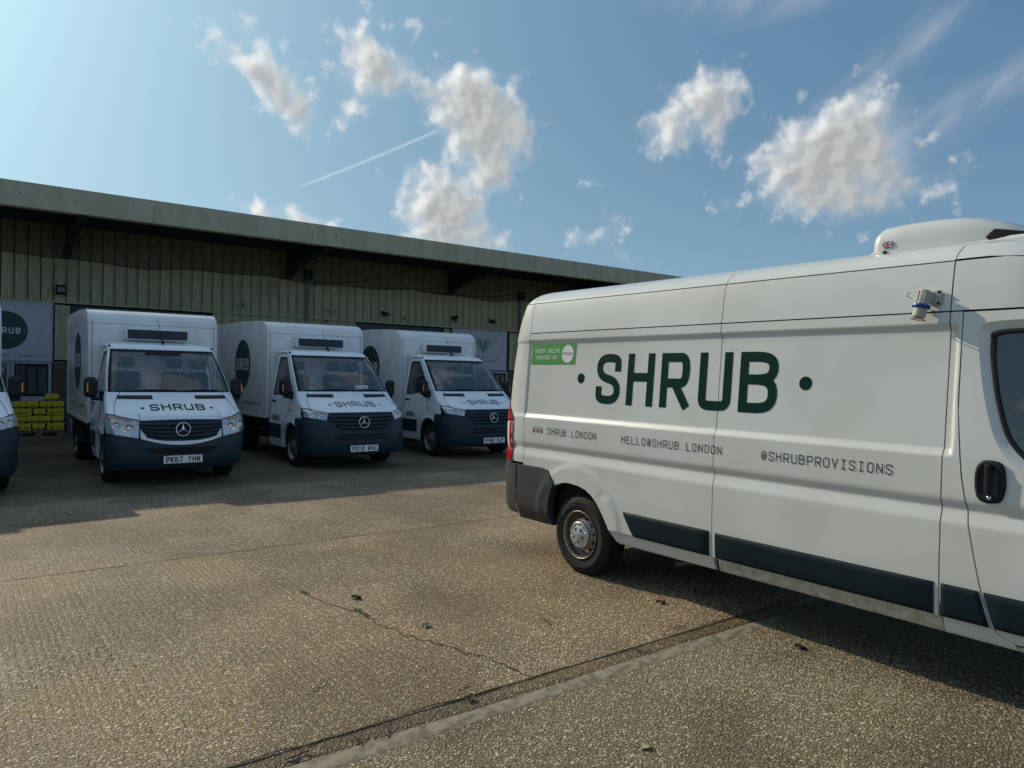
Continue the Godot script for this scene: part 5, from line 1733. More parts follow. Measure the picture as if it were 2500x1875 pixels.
# the outer face looks along out (-1 or +1 on x); hub at `at`, in the plane of the tyre's outer wall
func van_wheel(V: Node3D, at: Vector3, out: float) -> void:
	var W := holder("wheel", V, at)
	var xf := Transform3D(Basis(Vector3(0, 0, -out), Vector3.UP, Vector3(out, 0, 0)), Vector3.ZERO)
	var b := Buf.new()
	b.lathe(PackedVector2Array([Vector2(0.185, -0.03), Vector2(0.204, -0.004), Vector2(0.225, 0.006), Vector2(0.27, 0.010), Vector2(0.278, 0.014), Vector2(0.284, 0.010), Vector2(0.305, 0.004), Vector2(0.322, -0.008), Vector2(0.336, -0.03), Vector2(0.342, -0.06), Vector2(0.343, -0.12), Vector2(0.342, -0.18), Vector2(0.33, -0.215), Vector2(0.25, -0.225)]), xf, 64)
	# shoulder blocks
	for k in 44:
		var a := TAU * k / 44
		for s in [0.0, 1.0]:
			var c := Vector3(0.3368 * cos(a + 0.03 * s), 0.3368 * sin(a + 0.03 * s), -0.045 - 0.06 * s)
			b.box(xf * c, Vector3(0.042, 0.016, 0.030), 0.003, xf.basis * Basis(Vector3(cos(a), sin(a), 0), Vector3(0, 0, 1), Vector3(sin(a), -cos(a), 0)) * Basis(Vector3.FORWARD, PI / 2))
	part("tyre", b, M.tyre, W)
	var xt := xf
	xf = xf * Transform3D(Basis.from_scale(Vector3(0.93, 0.93, 1.0)), Vector3.ZERO)
	b = Buf.new()
	b.lathe(PackedVector2Array([Vector2(0.222, 0.006), Vector2(0.219, 0.013), Vector2(0.212, 0.010), Vector2(0.206, -0.008), Vector2(0.200, -0.035), Vector2(0.196, -0.055), Vector2(0.185, -0.058), Vector2(0.168, -0.040), Vector2(0.148, -0.018), Vector2(0.132, -0.010), Vector2(0.122, -0.012), Vector2(0.118, -0.02), Vector2(0.0, -0.02)]), xf, 64)
	var rim := part("rim", b, M.steel_rim, W)
	for k in 12:
		b = Buf.new()
		var a := TAU * (k + 0.3) / 12
		var c := Vector3(0.160 * cos(a), 0.160 * sin(a), -0.0295)
		var n := Vector3(cos(a) * 0.72, sin(a) * 0.72, 0.7).normalized()
		var t := Vector3(-sin(a), cos(a), 0)
		b.lathe(PackedVector2Array([Vector2(0.0, -0.012), Vector2(0.014, -0.012), Vector2(0.0158, 0.0012), Vector2(0.0, 0.0014)]), xf * Transform3D(Basis(t, n.cross(t), n), c), 14)
		part("rim_hole", b, M.dark_gap, rim)
	# hub cap with five bolt wells
	b = Buf.new()
	b.lathe(PackedVector2Array([Vector2(0.120, -0.018), Vector2(0.121, 0.004), Vector2(0.117, 0.014), Vector2(0.108, 0.016), Vector2(0.104, 0.011), Vector2(0.088, 0.012), Vector2(0.082, 0.020), Vector2(0.042, 0.026), Vector2(0.036, 0.03), Vector2(0.02, 0.033), Vector2(0.0, 0.034)]), xf, 48)
	for k in 10:
		var a := TAU * (k + 0.5) / 10
		b.box(xf * Vector3(0.096 * cos(a), 0.096 * sin(a), 0.0155), Vector3(0.012, 0.024, 0.010), 0.002, xf.basis * Basis(Vector3(0, 0, 1), a - PI / 2))
	var hub := part("hub_cap", b, M.hub_silver, W)
	for k in 5:
		b = Buf.new()
		var a := TAU * k / 5 + PI / 2 + 0.63
		b.lathe(PackedVector2Array([Vector2(0.0165, 0.0), Vector2(0.0155, 0.0030), Vector2(0.0, 0.0032)]), xf * Transform3D(Basis.IDENTITY, Vector3(0.058 * cos(a), 0.058 * sin(a), 0.0225)), 16)
		part("bolt_well", b, M.dark_gap, hub)
	for k in 5:
		b = Buf.new()
		var a := TAU * k / 5 + PI / 2 + 0.63
		b.lathe(PackedVector2Array([Vector2(0.009, 0.0), Vector2(0.008, 0.006), Vector2(0.0, 0.0064)]), xf * Transform3D(Basis.IDENTITY, Vector3(0.058 * cos(a), 0.058 * sin(a), 0.023)), 6)
		part("wheel_bolt", b, M.pipe_grey, hub)
	if out < 0:
		b = Buf.new()
		letters(b, "UNIROYAL", 0.026, 0.022, 0.029, 0.0045, func(x, y, l):
			var r: float = 0.250 + y
			var a: float = 2.62 - x / 0.262
			return xt * Vector3(r * cos(a), r * sin(a), 0.0125 + l))
		part("tyre_lettering", b, M.tyre_letter, W)

func make_van_marks(V: Node3D, o: Vector3) -> void:
	var side := func(x0: float, y0: float) -> Callable:
		return func(x, y, l): return v_pt(y0 + y, x0 + x, 0.0018 + l) - o
	var b := Buf.new()
	var k := 1.0115
	var i := 0
	for q in [[-4.466, 0.275], [-4.116, 0.278], [-3.768, 0.272], [-3.408, 0.278], [-3.066, 0.292]]:
		var f: Callable = side.call(q[0] * k, 1.472)
		b = Buf.new()
		letters(b, "SHRUB"[i], 0.415, q[1] * k, 0.3, 0.068, f)
		part("big_letter", b, M.ink_green, V)
		i += 1
	for q in [-4.656, -2.577]:
		b = Buf.new()
		dot(b, 0, 0, 0.044, side.call(q * k, 1.68), 32)
		part("big_dot", b, M.ink_green, V)
	for q in [["WWW.SHRUB.LONDON", -5.298, 0.0533, 0.036], ["HELLO@SHRUB.LONDON", -4.166, 0.0546, 0.038], ["@SHRUBPROVISIONS", -2.882, 0.0545, 0.039]]:
		b = Buf.new()
		letters(b, q[0], 0.060, q[3], q[2], 0.0058, side.call(q[1], 1.168))
		part("small_lettering", b, M.ink_black, V)
	# green sticker
	var st := Buf.new()
	var rows := []
	for u in even(8):
		rows.append(PackedVector3Array([v_pt(1.797, lerpf(-5.415, -4.80, u), 0.0012) - o, v_pt(1.9, lerpf(-5.41, -4.795, u), 0.0012) - o, v_pt(1.985, lerpf(-5.41, -4.79, u), 0.0012) - o]))
	st.grid(rows)
	var card := part("sticker", st, M.sticker_green, V)
	b = Buf.new()
	letters(b, "ORDER ONLINE", 0.036, 0.024, 0.0305, 0.005, side.call(-5.365, 1.905))
	letters(b, "POWERED BY", 0.036, 0.024, 0.0305, 0.005, side.call(-5.345, 1.845))
	dot(b, 0, 0, 0.079, side.call(-4.905, 1.893), 32, 0.001)
	part("sticker_print", b, M.ink_white, card)
	b = Buf.new()
	var fs: Callable = side.call(-4.978, 1.884)
	letters(b, "FRESHO", 0.023, 0.016, 0.0255, 0.0032, func(x, y, l): return fs.call(x, y, l + 0.003))
	part("sticker_name", b, M.ink_black, card)

func make_reefer(o: Vector3) -> void:
	# streamlined cooling unit on the cab roof
	var R := thing("roof_cooling_unit", "white streamlined cooling unit on the white van's roof with a dark front mouth", "cooling unit", Vector3(VC, 2.52, -1.6))
	var b := Buf.new()
	var rows := []
	# z, half width, top, corner softness
	var st := [[-2.345, 0.60, 0.0], [-2.342, 0.645, 0.07], [-2.33, 0.668, 0.135], [-2.29, 0.678, 0.165], [-2.15, 0.68, 0.174], [-1.98, 0.68, 0.172], [-1.85, 0.68, 0.162], [-1.75, 0.675, 0.143], [-1.65, 0.665, 0.112], [-1.57, 0.65, 0.07], [-1.50, 0.63, 0.02], [-1.44, 0.60, -0.03]]
	for s in st:
		var row := PackedVector3Array()
		for i in 33:
			var a := PI * i / 32.0
			var c := cos(a)
			var e := sin(a)
			var x: float = -signf(c) * pow(absf(c), 0.30) * s[1]
			var y: float = pow(e, 0.36) * (s[2] + 0.08) - 0.08
			row.append(Vector3(x, y + 0.0, s[0] + 1.6 - 0.0))
		rows.append(row)
	b.grid(rows)
	var cap := PackedVector3Array(rows[0])
	for i in range(1, 32):
		b.tri(cap[0], cap[i], cap[i + 1])
	part("housing", b, M.van_paint, R)
	# foot that meets the roof
	b = Buf.new()
	b.box(Vector3(0, -0.035, -0.14), Vector3(1.36, 0.06, 1.24), 0.02)
	part("foot", b, M.van_paint, R)
	# dark mouth on each flank towards the front
	for s in [-1.0, 1.0]:
		b = Buf.new()
		var rr := []
		for u in even(12):
			var z := lerpf(-1.70, -1.46, u)
			var hw := lerp_table([[-1.75, 0.675], [-1.65, 0.665], [-1.57, 0.65], [-1.50, 0.63], [-1.44, 0.60]], z)
			var top := lerpf(0.05, 0.0, u) * smoothstep(0.0, 0.16, u) + 0.0
			var lowy := -0.05 + 0.05 * (1.0 - smoothstep(0.0, 0.16, u))
			rr.append(PackedVector3Array([Vector3(s * (hw + 0.006), lowy, z + 1.6), Vector3(s * (hw + 0.008), (lowy + top) / 2, z + 1.6), Vector3(s * (hw + 0.0), top, z + 1.6)]))
		b.grid(rr)
		part("mouth", b, M.dark_gap, R)
	# little flag sticker
	var f := Vector3(-0.682, 0.025, -0.64)
	var fl := part("flag_sticker", bx(f, Vector3(0.004, 0.036, 0.06)), M.flag_blue, R)
	b = Buf.new()
	b.box(f + Vector3(-0.0025, 0, 0), Vector3(0.003, 0.012, 0.0605)); b.box(f + Vector3(-0.0024, 0, 0), Vector3(0.003, 0.0365, 0.012))
	for t in [0.54, -0.54]:
		b.box(f + Vector3(-0.0022, 0, 0), Vector3(0.003, 0.006, 0.066), 0.0, Basis(Vector3.RIGHT, t))
	part("white_cross", b, M.ink_white, fl)
	b = Buf.new()
	b.box(f + Vector3(-0.0045, 0, 0), Vector3(0.002, 0.007, 0.06)); b.box(f + Vector3(-0.0044, 0, 0), Vector3(0.002, 0.036, 0.007))
	part("red_cross", b, M.flag_red, fl)
	b = Buf.new()
	b.lathe(PackedVector2Array([Vector2(0.012, 0), Vector2(0.012, 0.012), Vector2(0.0, 0.016)]), Transform3D(Basis(Vector3(0, 0, 1), Vector3.UP, Vector3(-1, 0, 0)), Vector3(-0.682, -0.022, -0.655)), 10)
	part("bolt", b, M.lamp_black, R)

func make_plug() -> void:
	var y := 2.15
	var z := -1.885
	var x := VX + v_in(2.17, z)
	var P := thing("power_inlet", "grey and blue electric inlet socket with hanging cap on the van's side", "socket", Vector3(x, y, z))
	part("back_plate", bx(Vector3(-0.012, 0.018, 0.045), Vector3(0.022, 0.085, 0.062), 0.008), M.plug_grey, P)
	var b := Buf.new()
	for q in [-0.012, 0.05]:
		b.lathe(PackedVector2Array([Vector2(0.009, 0), Vector2(0.008, 0.005), Vector2(0, 0.006)]), Transform3D(Basis(Vector3(0, 0, 1), Vector3.UP, Vector3(-1, 0, 0)), Vector3(-0.022, q, 0.062)), 8)
	part("screw", b, M.lamp_black, P)
	var ax := Vector3(-0.12, -0.97, -0.16).normalized()
	var s := ax.cross(Vector3.RIGHT).normalized()
	var xf := Transform3D(Basis(s.cross(ax).normalized(), s, ax), Vector3(-0.055, 0.062, 0.005))
	b = Buf.new()
	b.lathe(PackedVector2Array([Vector2(0, 0), Vector2(0.026, 0.0), Vector2(0.031, 0.006), Vector2(0.033, 0.07), Vector2(0.034, 0.085)]), xf, 20, false)
	for k in 5:
		var a := TAU * k / 5
		b.box(xf * Vector3(0.033 * cos(a), 0.033 * sin(a), 0.045), Vector3(0.008, 0.012, 0.07), 0.002, xf.basis * Basis(Vector3(0, 0, 1), a))
	part("barrel", b, M.plug_grey, P)
	part("arm", bx(Vector3(-0.03, 0.02, 0.022), Vector3(0.03, 0.06, 0.03), 0.006), M.plug_grey, P)
	b = Buf.new()
	b.lathe(PackedVector2Array([Vector2(0.034, 0.08), Vector2(0.046, 0.082), Vector2(0.048, 0.094), Vector2(0.044, 0.102), Vector2(0.03, 0.103)]), xf, 24, false)
	part("collar", b, M.plug_blue, P)
	b = Buf.new()
	b.lathe(PackedVector2Array([Vector2(0.034, 0.10), Vector2(0.034, 0.15), Vector2(0.030, 0.155), Vector2(0.027, 0.152), Vector2(0.026, 0.12), Vector2(0, 0.12)]), xf, 20, false)
	part("mouth", b, M.plug_grey, P)
	b = Buf.new()
	var ring := PackedVector3Array()
	for i in 17:
		var a := TAU * i / 16
		ring.append(xf * Vector3(0.036 * cos(a), 0.036 * sin(a), 0.166))
	b.tube(ring, 0.003, 6, false)
	b.tube(PackedVector3Array([xf * Vector3(-0.02, -0.05, 0.055), xf * Vector3(-0.02, -0.075, 0.05), xf * Vector3(-0.02, -0.08, 0.03), xf * Vector3(-0.02, -0.065, 0.025)]), 0.003, 6)
	part("wire_loop", b, M.pipe_grey, P)

# ------------------------------------------------------------------ box trucks; in a truck's own axes z points forward from the front axle
const T_ST := [  # y, z on the middle line, half width, how far the ends sweep back
	[0.22, 0.84, 0.86, 0.40], [0.28, 0.91, 0.90, 0.42], [0.36, 0.955, 0.92, 0.44], [0.46, 0.975, 0.935, 0.45], [0.60, 0.975, 0.945, 0.45], [0.72, 0.955, 0.95, 0.44], [0.86, 0.93, 0.945, 0.43], [0.96, 0.90, 0.94, 0.43], [1.00, 0.86, 0.935, 0.41], [1.03, 0.80, 0.93, 0.38], [1.08, 0.69, 0.925, 0.33], [1.14, 0.54, 0.918, 0.28], [1.22, 0.38, 0.91, 0.21], [1.30, 0.26, 0.897, 0.16], [1.335, 0.21, 0.885, 0.14]]
const T_UP := [[1.335, 0.885], [1.60, 0.845], [1.97, 0.775], [2.03, 0.755]]

func t_col(y: float, k: int) -> float:
	for i in range(1, T_ST.size()):
		if y <= T_ST[i][0] or i == T_ST.size() - 1:
			return lerpf(T_ST[i - 1][k], T_ST[i][k], clampf((y - T_ST[i - 1][0]) / (T_ST[i][0] - T_ST[i - 1][0]), 0.0, 1.0))
	return 0.0

func t_front(u: float, y: float, off := 0.0) -> Vector3:
	var a := absf(u)
	var sweep := 1.0 - pow(maxf(0.0, 1.0 - pow(a, 3.0)), 1.0 / 2.4)
	var nx := smoothstep(0.75, 1.0, a)
	return Vector3(signf(u) * (t_col(y, 2) * a + off * nx), y, t_col(y, 1) - t_col(y, 3) * sweep + off * (1.0 - 0.7 * nx))

func t_half(y: float) -> float:
	return t_col(y, 2) if y < 1.335 else lerp_table(T_UP, y)

# a piece of the front: f(s, t) in 0..1 gives (u, y)
func t_patch(f: Callable, ns: Array, nt: Array, off := 0.0, thick := 0.0) -> Buf:
	var b := Buf.new()
	var rows := []
	for t in nt:
		var row := PackedVector3Array()
		for s in ns:
			var q: Vector2 = f.call(s, t)
			row.append(t_front(q.x, q.y, off))
		rows.append(row)
	b.grid(rows)
	if thick > 0.0:
		var back := Vector3(0, 0, -thick)
		for e in [0, nt.size() - 1]:
			var r := []
			for p in rows[e]:
				r.append(PackedVector3Array([p, p + back]))
			b.grid(r)
		for e in [0, ns.size() - 1]:
			var r := []
			for row in rows:
				r.append(PackedVector3Array([row[e], row[e] + back]))
			b.grid(r)
	return b

const U_ALL := [-1.0, -0.995, -0.98, -0.95, -0.9, -0.82, -0.72, -0.66, -0.62, -0.5, -0.38, -0.25, -0.12, 0.0, 0.12, 0.25, 0.38, 0.5, 0.62, 0.66, 0.72, 0.82, 0.9, 0.95, 0.98, 0.995, 1.0]

func truck_wheel(T: Node3D, at: Vector3, out: float, dual := false) -> void:
	var W := holder("wheel", T, at)
	var xf := Transform3D(Basis(Vector3(0, 0, -out), Vector3.UP, Vector3(out, 0, 0)), Vector3.ZERO)
	var b := Buf.new()
	b.lathe(PackedVector2Array([Vector2(0.205, -0.02), Vector2(0.22, 0.0), Vector2(0.27, 0.010), Vector2(0.31, 0.002), Vector2(0.335, -0.03), Vector2(0.342, -0.07), Vector2(0.342, -0.17), Vector2(0.325, -0.21), Vector2(0.24, -0.22)]), xf, 48)
	part("tyre", b, M.tyre, W)
	b = Buf.new()
	b.lathe(PackedVector2Array([Vector2(0.22, 0.0), Vector2(0.212, 0.006), Vector2(0.205, -0.02), Vector2(0.195, -0.06), Vector2(0.165, -0.045 if not dual else -0.10), Vector2(0.125, -0.01 if not dual else -0.13), Vector2(0.08, -0.008), Vector2(0.07, 0.02), Vector2(0.0, 0.022)]), xf, 40)
	var rim := part("rim", b, M.steel_rim, W)
	for k in 10:
		b = Buf.new()
		var a := TAU * k / 10
		b.lathe(PackedVector2Array([Vector2(0.016, 0.0), Vector2(0.0, 0.002)]), xf * Transform3D(Basis.IDENTITY, Vector3(0.15 * cos(a), 0.15 * sin(a), -0.02 if not dual else -0.09)), 10)
		part("rim_hole", b, M.dark_gap, rim)
	if dual:
		b = Buf.new()
		b.lathe(PackedVector2Array([Vector2(0.24, -0.25), Vector2(0.32, -0.26), Vector2(0.34, -0.30), Vector2(0.34, -0.40), Vector2(0.24, -0.45)]), xf, 40)
		part("inner_tyre", b, M.tyre, W)

func make_truck(label: String, at: Vector3, turn: float, older: bool, plate: String, door_words: bool) -> Node3D:
	var T := thing("box_truck", label, "truck", at, turn, "refrigerated box trucks parked in a row")
	var rows := []
	var b: Buf
	# ---- bumper
	var bump_top := func(u: float) -> float:
		var a := absf(u)
		if older:
			return 0.595 + 0.10 * pow(minf(a / 0.6, 1.0), 2.0) if a < 0.6 else lerpf(0.695, 0.745, smoothstep(0.6, 1.0, a))
		return lerpf(0.66, 0.865, smoothstep(0.42, 0.62, a)) + 0.015 * smoothstep(0.7, 1.0, a)
	part("bumper", t_patch(func(s, t): return Vector2(s, lerpf(0.24, bump_top.call(s), t)), U_ALL, even(14), 0.004, 0.05), M.bumper_blue, T)
	# crease across the bumper and the lower mouth
	if older:
		part("air_intake", t_patch(func(s, t): return Vector2(s * lerpf(0.42, 0.52, t), lerpf(0.475, 0.565, t)), [-1.0, -0.7, -0.3, 0.0, 0.3, 0.7, 1.0], even(3), 0.008), M.dark_gap, T)
		for s0 in [-1.0, 1.0]:
			part("fog_recess", t_patch(func(s, t): return Vector2(s0 * lerpf(0.62, 0.95, s), lerpf(0.46, 0.53, t) + 0.02 * s), even(6), even(3), 0.007), M.grille_dark, T)
		part("bumper_lip", t_patch(func(s, t): return Vector2(s, lerpf(0.245, 0.33, t)), U_ALL, even(3), 0.022, 0.03), M.bumper_blue, T)
	else:
		part("air_intake", t_patch(func(s, t): return Vector2(s * lerpf(0.56, 0.50, t), lerpf(0.52, 0.625, t)), [-1.0, -0.7, -0.3, 0.0, 0.3, 0.7, 1.0], even(3), 0.008), M.dark_gap, T)
		for k in 2:
			part("intake_bar", t_patch(func(s, t): return Vector2(s * 0.53, 0.545 + 0.036 * k + 0.012 * t), [-1.0, -0.5, 0.0, 0.5, 1.0], even(1), 0.014, 0.01), M.grille_dark, T)
		for s0 in [-1.0, 1.0]:
			part("bumper_crease", t_patch(func(s, t): return Vector2(s0 * lerpf(0.55, 0.99, s), lerpf(0.70, 0.715, t) + 0.03 * s), even(6), even(2), 0.016), M.bumper_blue, T)
		part("bumper_lip", t_patch(func(s, t): return Vector2(s, lerpf(0.245, 0.44 + 0.05 * smoothstep(0.45, 0.9, absf(s)), t)), U_ALL, even(4), 0.028, 0.03), M.bumper_blue, T)
		for s0 in [-1.0, 1.0]:
			part("fog_recess", t_patch(func(s, t): return Vector2(s0 * lerpf(0.70, 0.95, s), lerpf(0.515, 0.575, t) + 0.025 * s), even(6), even(3), 0.008), M.grille_dark, T)
	# ---- bonnet with what surrounds the grille
	var hood_low := func(u: float) -> float:
		var a := absf(u)
		if older:
			return 0.60 + 0.10 * pow(minf(a / 0.58, 1.0), 2.0) if a < 0.585 else 0.955 + 0.085 * smoothstep(0.585, 1.0, a)
		return 0.992 if a < 0.64 else 0.985 + 0.075 * smoothstep(0.64, 1.0, a)
	var hu := [-1.0, -0.995, -0.98, -0.95, -0.9, -0.8, -0.7, -0.64, -0.59, -0.575, -0.5, -0.38, -0.25, -0.12, 0.0, 0.12, 0.25, 0.38, 0.5, 0.575, 0.59, 0.64, 0.7, 0.8, 0.9, 0.95, 0.98, 0.995, 1.0]
	var ht := [0.0, 0.03, 0.1, 0.2, 0.3, 0.4, 0.5, 0.56, 0.6, 0.64, 0.68, 0.74, 0.8, 0.88, 0.94, 1.0]
	part("bonnet", t_patch(func(s, t): return Vector2(s, lerpf(hood_low.call(s), 1.333, t)), hu, ht, 0.006, 0.02), M.truck_paint, T)
	for s0 in [-1.0, 1.0]:
		# shut line of the bonnet and its vents
		b = Buf.new()
		var p := PackedVector3Array()
		for t in even(12):
			p.append(t_front(s0 * lerpf(0.90, 0.80, t * t), lerpf(1.02, 1.33, t), 0.0065))
		b.tube(p, 0.004, 5)
		part("shut_line", b, M.dark_gap, T)
		var vent := part("bonnet_vent", t_patch(func(s, t): return Vector2(s0 * lerpf(0.33, 0.84, s), lerpf(1.235, 1.285, t) + 0.004 * s + 0.012 * (1.0 - s) * (t - 0.5)), even(6), even(2), 0.010, 0.004), M.black_plastic, T)
		if older:
			b = Buf.new()
			for k in 15:
				var u := lerpf(0.36, 0.82, k / 14.0)
				var q := t_front(s0 * u, 1.24, 0.012)
				var r := t_front(s0 * u, 1.283, 0.012)
				b.tube(PackedVector3Array([q, r]), 0.005, 4)
			part("vent_rib", b, M.grille_dark, vent)
		# headlamp
		var hl := func(s, t):
			if older:
				return Vector2(s0 * lerpf(lerpf(0.60, 0.595, t), lerpf(0.985, 0.998, t), s), lerpf(lerpf(0.700, 0.955, t), lerpf(0.765, 1.035, t), s))
			return Vector2(s0 * lerpf(lerpf(0.685, 0.645, t), lerpf(0.985, 0.998, t), s), lerpf(lerpf(0.855, 0.985, t), lerpf(0.905, 1.055, t), s))
		var lamp := part("headlamp", t_patch(hl, even(12), even(6), 0.004), M.lamp_silver, T)
		for c in ([[0.32, 0.42, 0.085], [0.72, 0.5, 0.06]] if older else [[0.30, 0.48, 0.05], [0.62, 0.5, 0.045]]):
			var q: Vector2 = hl.call(c[0], c[1])
			var pos := t_front(q.x, q.y, 0.006)
			b = Buf.new()
			b.lathe(PackedVector2Array([Vector2(c[2], 0.004), Vector2(c[2] * 0.9, 0.010), Vector2(c[2] * 0.8, 0.002), Vector2(c[2] * 0.45, -0.004), Vector2(0.0, 0.006)]), Transform3D(Basis(Vector3.UP, s0 * 0.45 * c[0] * 2.0), pos), 20)
			part("reflector", b, M.chrome, lamp)
		part("lamp_rim", t_patch(func(s, t): return hl.call(s, 0.96 + 0.06 * t), even(12), even(1), 0.010), M.grille_dark, lamp)
		part("lamp_rim", t_patch(func(s, t): return hl.call(s, -0.02 + 0.05 * t), even(12), even(1), 0.010), M.grille_dark, lamp)
		part("lens", t_patch(hl, even(12), even(6), 0.016), M.lens_glass, lamp)
		if older:
			part("indicator", t_patch(func(s, t): return hl.call(lerpf(0.25, 0.95, s), lerpf(0.83, 0.93, t)), even(6), even(1), 0.008), M.amber, lamp)
	# ---- grille with slats and the ringed three-pointed star
	var gq := func(s, t):
		if older:
			return Vector2(s * lerpf(0.50, 0.585, smoothstep(0.0, 0.6, t)), lerpf(0.655 + 0.06 * pow(absf(s), 3.0), 0.962 - 0.012 * s * s, t))
		return Vector2(s * (lerpf(0.47, 0.655, smoothstep(0.0, 0.75, t)) - 0.02 * smoothstep(0.85, 1.0, t)), lerpf(0.655 + 0.02 * s * s, 0.988, t))
	var gs := [-1.0, -0.9, -0.75, -0.5, -0.25, 0.0, 0.25, 0.5, 0.75, 0.9, 1.0]
	var gr := part("grille", t_patch(gq, gs, even(8), 0.012 if not older else 0.008, 0.02), M.bumper_blue, T)
	part("grille_mesh", t_patch(func(s, t): return gq.call(s * 0.96, lerpf(0.08, 0.93, t)), gs, even(6), 0.016), M.dark_gap, gr)
	var nsl := 4
	for k in nsl:
		var t0 := lerpf(0.13, 0.90, (k + 0.5) / nsl)
		b = Buf.new()
		var r0 := []
		for e in [[-0.075, 0.014], [-0.06, 0.026], [0.0, 0.036], [0.06, 0.026], [0.075, 0.014]]:
			var row := PackedVector3Array()
			for s in gs:
				var q: Vector2 = gq.call(s * 0.975, t0 + e[0] * (1.0 if older else 0.9))
				row.append(t_front(q.x, q.y, e[1]))
			r0.append(row)
		b.grid(r0)
		part("slat", b, M.bumper_blue, gr)
	var star := Vector3(0.0, 0.822, t_col(0.82, 1) + 0.048)
	b = Buf.new()
	var ring := PackedVector3Array()
	for i in 33:
		var a := TAU * i / 32
		ring.append(star + Vector3(0.095 * cos(a), 0.095 * sin(a), 0))
	b.tube(ring, 0.0085, 8, false)
	for k in 3:
		var a := PI / 2 + TAU * k / 3
		var tip := star + Vector3(cos(a), sin(a), 0) * 0.09
		for sg in [-1.0, 1.0]:
			var w := star + Vector3(cos(a + sg * PI / 3), sin(a + sg * PI / 3), 0) * 0.017
			b.tri(star + Vector3(0, 0, 0.012), tip, w)
			b.tri(star - Vector3(0, 0, 0.004), w, tip)
	part("emblem", b, M.chrome, gr)
	b = Buf.new()
	b.lathe(PackedVector2Array([Vector2(0.10, -0.02), Vector2(0.098, -0.006), Vector2(0.0, -0.008)]), Transform3D(Basis.IDENTITY, star), 32)
	part("emblem_seat", b, M.dark_gap, gr)
	# ---- number plate
	var pz := t_col(0.40, 1) + 0.042
	var py := 0.395 if older else 0.37
	var np := part("number_plate", bx(Vector3(0, py, pz), Vector3(0.525, 0.114, 0.014), 0.004), M.plate_white, T)
	if plate:
		b = Buf.new()
		letters(b, plate, 0.082, 0.048, 0.0585, 0.0145, func(x, y, l): return Vector3(x - plate.length() * 0.0585 / 2 + 0.005, py - 0.041 + y, pz + 0.0082 + l))
		part("registration", b, M.ink_black, np)
	b = Buf.new()
	b.box(Vector3(0, py, pz), Vector3(0.535, 0.122, 0.010), 0.003)
	part("plate_frame", b, M.black_plastic, np)
	# ---- bonnet lettering follows the sheet
	b = Buf.new()
	var on_hood := func(x, y, l):
		var yy: float = 1.075 + y * 0.62
		return t_front(x / t_col(yy, 2), yy + 0.012 * (1.0 - pow(x / 0.45, 2)), 0.0135 + l)
	var ink: Material = M.ink_grey if not older else M.ink_green
	letter_parts("bonnet_letter", "SHRUB", 0.135, 0.125, 0.158, 0.024, func(x, y, l): return on_hood.call(x - 0.378, y, l), ink, T)
	for q in [-0.475, 0.475]:
		dot_part("bonnet_dot", q, 0.065, 0.022, on_hood, ink, T)
	# ---- windscreen and its dark border, pillars, roof
	var ws := func(u: float, t: float, off: float) -> Vector3:
		var a := absf(u)
		var sw := 1.0 - pow(maxf(0.0, 1.0 - pow(a, 3.0)), 1.0 / 2.4)
		return Vector3(lerpf(0.885, 0.78, t) * u, lerpf(1.335, 1.985, t), lerpf(0.21, -0.47, t) - lerpf(0.14, 0.13, t) * sw + 0.03 * sin(PI * t)) + Vector3(0, 0.75, 0.66) * off
	var ws_sheet := func(u0: float, u1: float, t0: float, t1: float, off: float, n := 14) -> Buf:
		var q := Buf.new()
		var r := []
		for t in even(8):
			var row := PackedVector3Array()
			for s in even(n):
				row.append(ws.call(lerpf(u0, u1, s), lerpf(t0, t1, t), off))
			r.append(row)
		q.grid(r)
		return q
	var wsn := part("windscreen", ws_sheet.call(-0.965, 0.965, 0.0, 0.99, 0.0, 24), M.windscreen_glass, T)
	b = Buf.new()
	for e in [[-0.97, 0.97, -0.012, 0.035], [-0.97, 0.97, 0.93, 0.995], [-0.985, -0.935, 0.0, 0.99], [0.935, 0.985, 0.0, 0.99]]:
		var q: Buf = ws_sheet.call(e[0], e[1], e[2], e[3], 0.003)
		var k := b.v.size()
		b.v.append_array(q.v); b.n.append_array(q.n)
		for i in q.idx: b.idx.append(i + k)
	if older:
		var q: Buf = ws_sheet.call(-0.36, 0.30, 0.86, 0.95, 0.0025)
		var k := b.v.size()
		b.v.append_array(q.v); b.n.append_array(q.n)
		for i in q.idx: b.idx.append(i + k)
	part("screen_border", b, M.dark_gap, wsn)
	b = Buf.new()
	for s in [[-0.72, 0.05], [0.12, 0.78]]:
		b.tube(PackedVector3Array([ws.call(s[0], 0.01, 0.012), ws.call(lerpf(s[0], s[1], 0.5), 0.035, 0.014), ws.call(s[1], 0.03, 0.012)]), 0.009, 6)
	part("wiper", b, M.black_plastic, wsn)
	# roof
	b = Buf.new()
	rows = []
	for s in [[1.985, -0.47, 0.78, 0.13, 0.0], [2.03, -0.53, 0.78, 0.11, 0.01], [2.07, -0.62, 0.785, 0.09, 0.03], [2.10, -0.75, 0.79, 0.07, 0.06], [2.115, -0.92, 0.80, 0.03, 0.08], [2.115, -1.12, 0.80, 0.0, 0.08]]:
		var row := PackedVector3Array()
		for u in [-1.0, -0.995, -0.98, -0.95, -0.9, -0.8, -0.6, -0.3, 0.0, 0.3, 0.6, 0.8, 0.9, 0.95, 0.98, 0.995, 1.0]:
			var a := absf(u)
			var sw := 1.0 - pow(maxf(0.0, 1.0 - pow(a, 4.0)), 1.0 / 2.6)
			row.append(Vector3(s[2] * u, s[0] - s[4] * sw, s[1] - s[3] * sw))
		rows.append(row)
	b.grid(rows)
	part("cab_roof", b, M.truck_paint, T)
